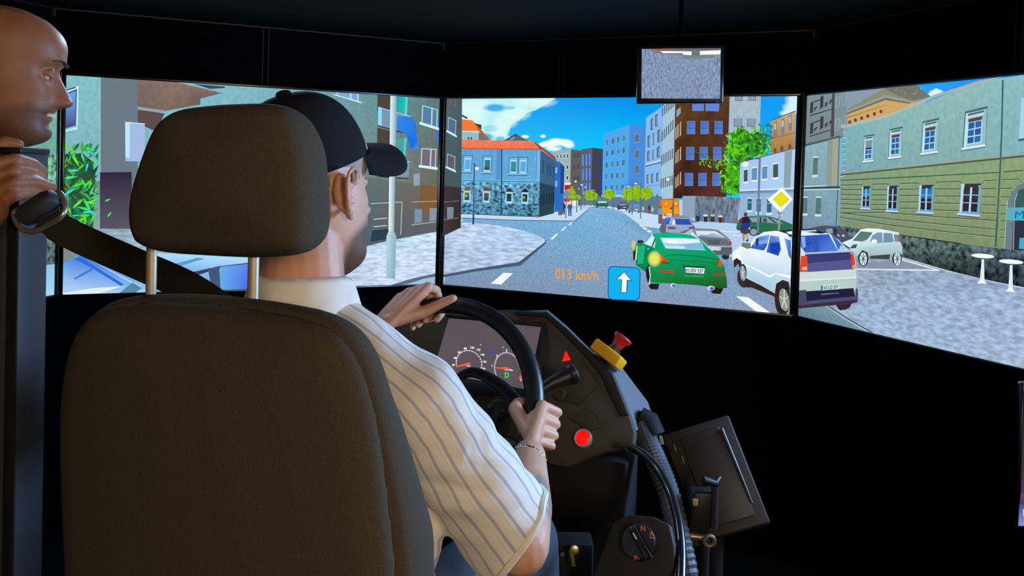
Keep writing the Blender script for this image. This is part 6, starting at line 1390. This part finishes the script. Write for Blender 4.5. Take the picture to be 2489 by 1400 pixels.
# cropped hair below the cap, beard along the jaw
M_hair = mat('cropped_hair', '#a09084', .8, noise=.25, nscale=700, bump=.5, bscale=900, spec=.2)
M_beard = mat('beard_brown', '#8a6650', .85, noise=.35, nscale=600, bump=.6, bscale=900, spec=.15)
shell(HG, HM, lambda x, y, z: z > .012 and z < .075 and y < .030 + (z - .03) * .2 and not (abs(x) > .06 and -.03 < y < .012 and z < .040), .0016, 'hair', M_hair, drv)
def tint(o, M, fn):
    inv = (M.inverted() @ wmat(o)); at2 = o.data.attributes.new('tint', 'FLOAT', 'POINT')
    at2.data.foreach_set('value', [fn(inv @ v.co) for v in o.data.vertices])
def ss(a, b, x): t = min(1, max(0, (x - a) / (b - a))); return t * t * (3 - 2 * t)
def beard_f(p):
    if p.z > .06 or p.length > .17: return 0.0
    jaw = ss(-.030, -.055, p.z + max(0, .06 - p.y) * .45) * ss(.005, .04, p.y + .25 * max(0, -p.z - .05)) * ss(-.135, -.118, p.z)
    mouth = 1 - .8 * ss(.026, .016, abs(p.x)) * ss(-.072, -.066, p.z) * ss(-.040, -.046, p.z)
    return jaw * mouth
tint(dbody, HM, beard_f)
at3 = dbody.data.attributes.new('tattoo', 'FLOAT', 'POINT'); Wb = wmat(dbody); tv = []
for v in dbody.data.vertices:
    p = Wb @ v.co; d, t = seg_dist(p, ER, WR_)
    q = p - ER.lerp(WR_, t); side = q.dot(Rd) + .4 * q.z
    tv.append(.62 * ss(.12, .25, t) * ss(.62, .48, t) * ss(.008, .022, side) * ss(.30, .56, .5 + .5 * mnoise.noise(p * 55)) if d < .06 else 0.0)
at3.data.foreach_set('value', tv)
# cap
M_cap = mat('cap_cotton', '#17181b', .9, noise=.2, nscale=500, bump=.4, bscale=900, spec=.15)
CM = HM @ Matrix.Translation((0, -.008, .046)) @ Matrix.Rotation(.27, 4, 'X')
vs = []; fs = []; nr, na = 16, 48
for i in range(nr):
    t = i / (nr - 1); a = t * PI / 2 * .985; rad = math.cos(a) ** .80; hh = math.sin(a) ** .92 * .106
    for j in range(na):
        q = 2 * PI * j / na; dent = 1 - .012 * (abs(math.cos(3 * q)) ** 14) * (t < .97)
        vs.append(CM @ Vector((math.cos(q) * .0835 * rad * dent, math.sin(q) * .1055 * rad * dent, hh - .004 * (1 - t))))
for i in range(nr - 1):
    for j in range(na): fs.append((i * na + j, i * na + (j + 1) % na, (i + 1) * na + (j + 1) % na, (i + 1) * na + j))
fs.append(tuple((nr - 1) * na + j for j in range(na)))
cap_o = obj('cap', vs, fs, M_cap, drv, True, 'black baseball cap'); so = cap_o.modifiers.new('thick', 'SOLIDIFY'); so.thickness = .003; so.offset = -1
MB().ell(CM @ Vector((0, -.004, .107)), CM.to_3x3() @ Vector((.011, 0, 0)), CM.to_3x3() @ Vector((0, .011, 0)), CM.to_3x3() @ Vector((0, 0, .0055))).build('cap_button', M_cap, cap_o)
vs = []; fs = []; nu, nv = 33, 9
for sgn in (1, -1):
    for i in range(nu):
        u = -1 + 2 * i / (nu - 1); q = PI / 2 - u * 1.08
        for j in range(nv):
            t = j / (nv - 1); ext2 = .074 * (1 - abs(u) ** 4) ** .7
            x = math.cos(q) * .0832 + t * ext2 * math.cos(q) * .42; y = math.sin(q) * .105 + t * ext2 * (.85 + .15 * math.sin(q))
            z = .004 - t * .020 * (ext2 / .072) - .046 * (abs(x) / .085) ** 1.8 * (.25 + .75 * t) + sgn * .0016
            vs.append(CM @ Vector((x, y, z)))
for s in (0, 1):
    for i in range(nu - 1):
        for j in range(nv - 1):
            b0 = s * nu * nv + i * nv + j; f = (b0, b0 + nv, b0 + nv + 1, b0 + 1); fs.append(f if s == 0 else f[::-1])
o2 = nu * nv
for i in range(nu - 1): fs.append((i * nv + nv - 1, (i + 1) * nv + nv - 1, o2 + (i + 1) * nv + nv - 1, o2 + i * nv + nv - 1)); fs.append((i * nv, o2 + i * nv, o2 + (i + 1) * nv, (i + 1) * nv))
obj('cap_brim', vs, fs, M_cap, cap_o, True)
# shirt
sh = MB()
def sell(c, hr, hf, hu): sh.ell(c, Rd * hr, Fd * hf, Ud * hu, 28, 16)
sell(D(-.015, .268, 1.07), .165, .112, .16); sell(D(0, .272, .95), .18, .122, .19); sell(D(0, .275, .82), .178, .128, .15)
hemR = SR + (ER - SR) * .93; hemL = SL + (EL - SL) * .80
sh.chain([D(-.03, .25, 1.225), D(.07, .25, 1.172), SR, SR * .45 + ER * .55, ER * 1.12 - SR * .12], [.066, .064, .067, .070, .074], 24)
sh.chain([D(-.03, .25, 1.225), D(-.12, .255, 1.172), SL, SL * .45 + EL * .55, EL * 1.1 - SL * .1], [.066, .068, .076, .078, .08], 24)
M_shirt = stripes_mat()
so_ = remesh(sh, 'shirt', .0065, 9, M_shirt, drv)
me = so_.data; bm = bmesh.new(); bm.from_mesh(me); Wm = wmat(so_)
dR, dL = (ER - SR).normalized(), (EL - SL).normalized()
dRc = (dR + Rd * .55 + Ud * .1).normalized()
nk = D(-.034, .245, 1.268)
kill = []
from mathutils import noise as mnoise
for v in bm.verts:
    p = Wm @ v.co
    if (p - hemR).dot(dRc) > 0 and (p - hemR).length < .16: kill.append(v); continue
    if (p - hemL).dot(dL) > 0 and (p - hemL).length < .15: kill.append(v); continue
    if (p.z > nk.z - .005 + (p - nk).dot(Fd) * -.2) and (p - nk).length < .12: kill.append(v); continue
    if p.z < .70: kill.append(v); continue
    # loose cloth: soft folds along and across the sleeve
    f1_ = mnoise.noise(p * 17.0) * .006 + mnoise.noise(Vector((p.x * 9, p.y * 9, p.z * 34))) * .005
    v.co += v.normal * f1_
bmesh.ops.delete(bm, geom=kill, context='VERTS'); bm.to_mesh(me); bm.free()
PTH = {1: smooth_path([D(-.06, .25, 1.2), D(.07, .25, 1.172), SR, SR * .5 + ER * .5, ER], 6), -1: smooth_path([D(.0, .25, 1.2), D(-.12, .255, 1.172), SL, SL * .5 + EL * .5, EL], 6)}
at_ = me.attributes.new('stripe', 'FLOAT', 'POINT'); vals = []
for v in me.vertices:
    p = Wm @ v.co; s = 1 if (p - B0).dot(Rd) > -.012 else -1
    S, E = (SR, ER) if s > 0 else (SL, EL); K = D(-.012, .25, 1.2)
    path = PTH[s]; best = min(range(len(path) - 1), key=lambda i: seg_dist(p, path[i], path[i + 1])[0])
    dd, tt = seg_dist(p, path[best], path[best + 1]); c = path[best].lerp(path[best + 1], tt)
    t0 = (path[best + 1] - path[max(best - 1, 0)]).normalized(); t1 = (path[min(best + 2, len(path) - 1)] - path[best]).normalized(); dr = t0.lerp(t1, tt).normalized()
    r1 = (-Fd - dr * (-Fd).dot(dr)).normalized(); r2 = dr.cross(r1); q = p - c
    ang = math.atan2(q.dot(r2) * s, q.dot(r1))
    vals.append(ang * .078 / .0255 if dd < .135 else (p - B0).dot(Rd) / .0255)
at_.data.foreach_set('value', vals)
sm_ = so_.modifiers.new('thick', 'SOLIDIFY'); sm_.thickness = .003; sm_.offset = -1
# turned hem of the right sleeve and the collar
bm = bmesh.new(); bm.from_mesh(me); loops = []
be = [e for e in bm.edges if len(e.link_faces) == 1]
hem_v = [(Wm @ v.co) for e in be for v in e.verts if ((Wm @ v.co) - hemR).length < .14]; bm.free()
if hem_v:
    cen = sum(hem_v, Vector()) / len(hem_v); u1 = (Ud - dRc * Ud.dot(dRc)).normalized(); u2 = dRc.cross(u1)
    ang = sorted(((math.atan2((p - cen).dot(u2), (p - cen).dot(u1)), p) for p in hem_v), key=lambda t: t[0])
    lp = []
    for b_ in range(22):
        lo, hi = -PI + b_ * 2 * PI / 22, -PI + (b_ + 1) * 2 * PI / 22
        g = [p for a, p in ang if lo <= a < hi]
        if g: lp.append(sum(g, Vector()) / len(g))
    lp = smooth_path(lp + lp[:1], 4)
    MB().tube([p - dRc * .002 for p in lp], .0058, 8, cap=False).build('sleeve_hem', M_shirt, so_)
vs = []; fs = []; na = 48
prof = [(.0655, -.016), (.064, .012), (.0635, .034), (.0660, .0385), (.0705, .030), (.078, .002), (.084, -.020), (.082, -.022), (.076, -.004), (.068, .020)]
for i, (r, h) in enumerate(prof):
    for j in range(na):
        q = 2 * PI * j / na; fwd = math.sin(q); dip = -.022 * max(0, fwd) ** 2 - .004
        vs.append(D(-.034, .247, 1.262 + h * (1 - .25 * max(0, fwd)) + dip) + Rd * math.cos(q) * r * 1.03 + Fd * fwd * r * 1.08)
for i in range(len(prof)):
    for j in range(na): fs.append((i * na + j, i * na + (j + 1) % na, ((i + 1) % len(prof)) * na + (j + 1) % na, ((i + 1) % len(prof)) * na + j))
co_ = obj('collar', vs, fs, M_shirt, so_, True)
a2 = co_.data.attributes.new('stripe', 'FLOAT', 'POINT'); a2.data.foreach_set('value', [0.05 + .001 * i for i in range(len(vs))])
# trousers and shoes
tr = MB()
tr.ell(D(0, .27, .735), Rd * .175, Fd * .14, Ud * .10)
for h, kn_, an in ((HRl, KRl, AR), (HLl, KLl, AL)): tr.chain([h, h * .5 + kn_ * .5, kn_, an], [.092, .084, .068, .055], 20)
remesh(tr, 'trousers', .008, 5, mat('denim_dark', '#3c454f', .85, noise=.2, nscale=250, bump=.4, bscale=700, spec=.15), drv)
for a_ in (AR, AL):
    f_ = Vector((a_.x, a_.y, PLAT)) ; MB().chain([f_ + Ud * .045 - Fd * .04, f_ + Ud * .035 + Fd * .16], [.044, .034], 14).build('shoe', M_black, drv)
# bracelets
def bracelet(c, ax, r1, r2, name, m, nlink, rad):
    ax = ax.normalized(); u = (Ud - ax * Ud.dot(ax)).normalized(); v = ax.cross(u); mb = MB()
    for i in range(nlink):
        q = 2 * PI * i / nlink; p = c + u * math.cos(q) * r1 + v * math.sin(q) * r2; t = (-u * math.sin(q) * r1 + v * math.cos(q) * r2).normalized(); nn = (p - c).normalized()
        tw = ax if i % 2 else (ax * .5 + nn * .5).normalized()
        mb.ell(p, t * (2.6 * PI * (r1 + r2) / 2 / nlink / 2 * 1.25), tw * rad * 1.5, t.cross(tw).normalized() * rad, 10, 6)
    return mb.build(name, m, drv)
bracelet(WR_ - (WR_ - ER).normalized() * .016, (WR_ - ER).normalized() + Rd * .25 + Ud * .3, .0325, .0315, 'bracelet', mat('silver', '#d8d8d8', .18, metal=1.0), 34, .0017)
bracelet(WL - (WL - EL).normalized() * .012, (WL - EL), .031, .030, 'watch_chain', mat('dark_silver', '#5a544c', .25, metal=1.0), 22, .0032)

# ---------------- the man at the left edge
man = thing('person', 'bald man in profile at the left edge looking towards the screens', 'person', (-1.16, 1.5, 0))
MO = at(3, 181, 1.5); MM = head_frame(MO, 1.17, .17, 0.0)
M_skin2 = skin_mat('skin_man', '#9a6340', '#874f31')
mbd = MB(); loft_add(mbd, HG, MM); lids(mbd, MM); ear_add(mbd, MM, 1); ear_add(mbd, MM, -1)
def X(x, y, z): return Vector((x, y, z))
nb_ = X(-1.06, 1.5, 1.43)
mbd.chain([MM @ Vector((0, -.025, -.04)), nb_], [.060, .066], 20)
s1, s2 = X(-1.09, 1.31, 1.36), X(-1.09, 1.69, 1.36)
mbd.ell(X(-1.11, 1.5, 1.25), X(.09, 0, .02), X(0, .15, 0), X(-.03, 0, .17)); mbd.ell(X(-1.15, 1.5, 1.05), X(.09, 0, 0), X(0, .145, 0), X(0, 0, .17))
for s in (s1, s2): mbd.chain([nb_, s], [.05, .052])
e1_, w1 = X(-1.04, 1.21, 1.13), at(-28, 512, 1.30)
mbd.chain([s1, e1_, w1], [.05, .043, .029], 18); e2_, w2 = X(-1.22, 1.78, 1.08), X(-1.2, 1.76, .86)
mbd.chain([s2, e2_, w2, w2 + X(.03, -.01, -.09)], [.05, .042, .028, .03], 18)
for i, dy in enumerate((-.03, -.01, .01, .03)): mbd.chain([w2 + X(.03, dy, -.08), w2 + X(.045, dy, -.13), w2 + X(.035, dy, -.165)], [.011, .009, .008])
mbd.chain([w2 + X(.02, -.03, -.03), w2 + X(.05, -.05, -.07), w2 + X(.06, -.05, -.10)], [.013, .011, .009])
for y in (1.41, 1.59): mbd.chain([X(-1.16, y, .92), X(-1.12, y - .01, .52), X(-1.2, y, .09)], [.07, .05, .04], 16)
# hand on the pillar: fingers along its right face
fin = [((-14, 402, 1.322), (38, 389, 1.338), (78, 399, 1.37), (103, 416, 1.402)), ((-14, 434, 1.318), (34, 415, 1.328), (76, 421, 1.362), (102, 436, 1.398)), ((-16, 468, 1.312), (34, 444, 1.318), (82, 441, 1.355), (127, 456, 1.395)), ((-18, 500, 1.312), (28, 475, 1.314), (66, 465, 1.345), (95, 474, 1.375))]
for i, c in enumerate(fin):
    p = [at(*q) for q in c]; mbd.chain([w1 * .55 + p[0] * .45] + p, [.015, .0135, .0118, .0106, .0088], 14)
for a, b_ in zip(fin[:-1], fin[1:]): mbd.cap(at(*a[0]), at(*b_[0]), .0125, .0125); mbd.cap(w1 * .5 + at(*a[0]) * .5, w1 * .5 + at(*b_[0]) * .5, .015, .015)
mbd.chain([w1 * .6 + at(-20, 420, 1.33) * .4, at(-30, 375, 1.36), at(10, 347, 1.375), at(44, 351, 1.385)], [.017, .0145, .012, .0095], 14)
mbody = remesh(mbd, 'body', .0032, 4, M_skin2, man); tint(mbody, MM, lambda p: .75 * beard_f(p))
eyes(MM, man)
M_brow = mat('brow_brown', '#4a382c', .85, noise=.3, nscale=600)
for s in (-1, 1):
    pth = smooth_path([MM @ Vector((s * .014, .0985, .038)), MM @ Vector((s * .030, .0965, .0445)), MM @ Vector((s * .046, .0835, .041))], 5)
    MB().tube(pth, [.0026] * 6 + [.0018] * 5, 8, flat=.6).build('eyebrow', M_brow, man)
MB().box(MM @ Vector((0, .091, -.0562)), MM.to_3x3() @ Vector((.016, 0, 0)), MM.to_3x3() @ Vector((0, .006, 0)), MM.to_3x3() @ Vector((0, 0, .0036)), .001).build('teeth', mat('teeth_white', '#d8d4c8', .3), man)
ms = MB()
ms.ell(X(-1.115, 1.5, 1.22), X(.125, 0, .02), X(0, .185, 0), X(-.03, 0, .20)); ms.ell(X(-1.155, 1.5, 1.02), X(.12, 0, 0), X(0, .175, 0), X(0, 0, .2))
for s, e_ in ((s1, e1_), (s2, e2_)): ms.chain([nb_ - Ud * .03, s, s * .35 + e_ * .65], [.06, .07, .066], 18)
remesh(ms, 'polo_shirt', .008, 6, mat('polo_dark', '#2b2f38', .85, noise=.2, nscale=300, bump=.4, bscale=700, spec=.15), man)
mt = MB(); mt.ell(X(-1.16, 1.5, .92), X(.12, 0, 0), X(0, .165, 0), X(0, 0, .11))
for y in (1.41, 1.59): mt.chain([X(-1.16, y, .90), X(-1.12, y - .01, .52), X(-1.2, y, .11)], [.088, .068, .055], 18)
remesh(mt, 'trousers', .01, 5, mat('trousers_dark', '#202126', .85, noise=.2, nscale=250, spec=.15), man)
for y in (1.41, 1.59): MB().chain([X(-1.23, y, .05), X(-1.02, y, .036)], [.045, .034], 14).build('shoe', M_black, man)
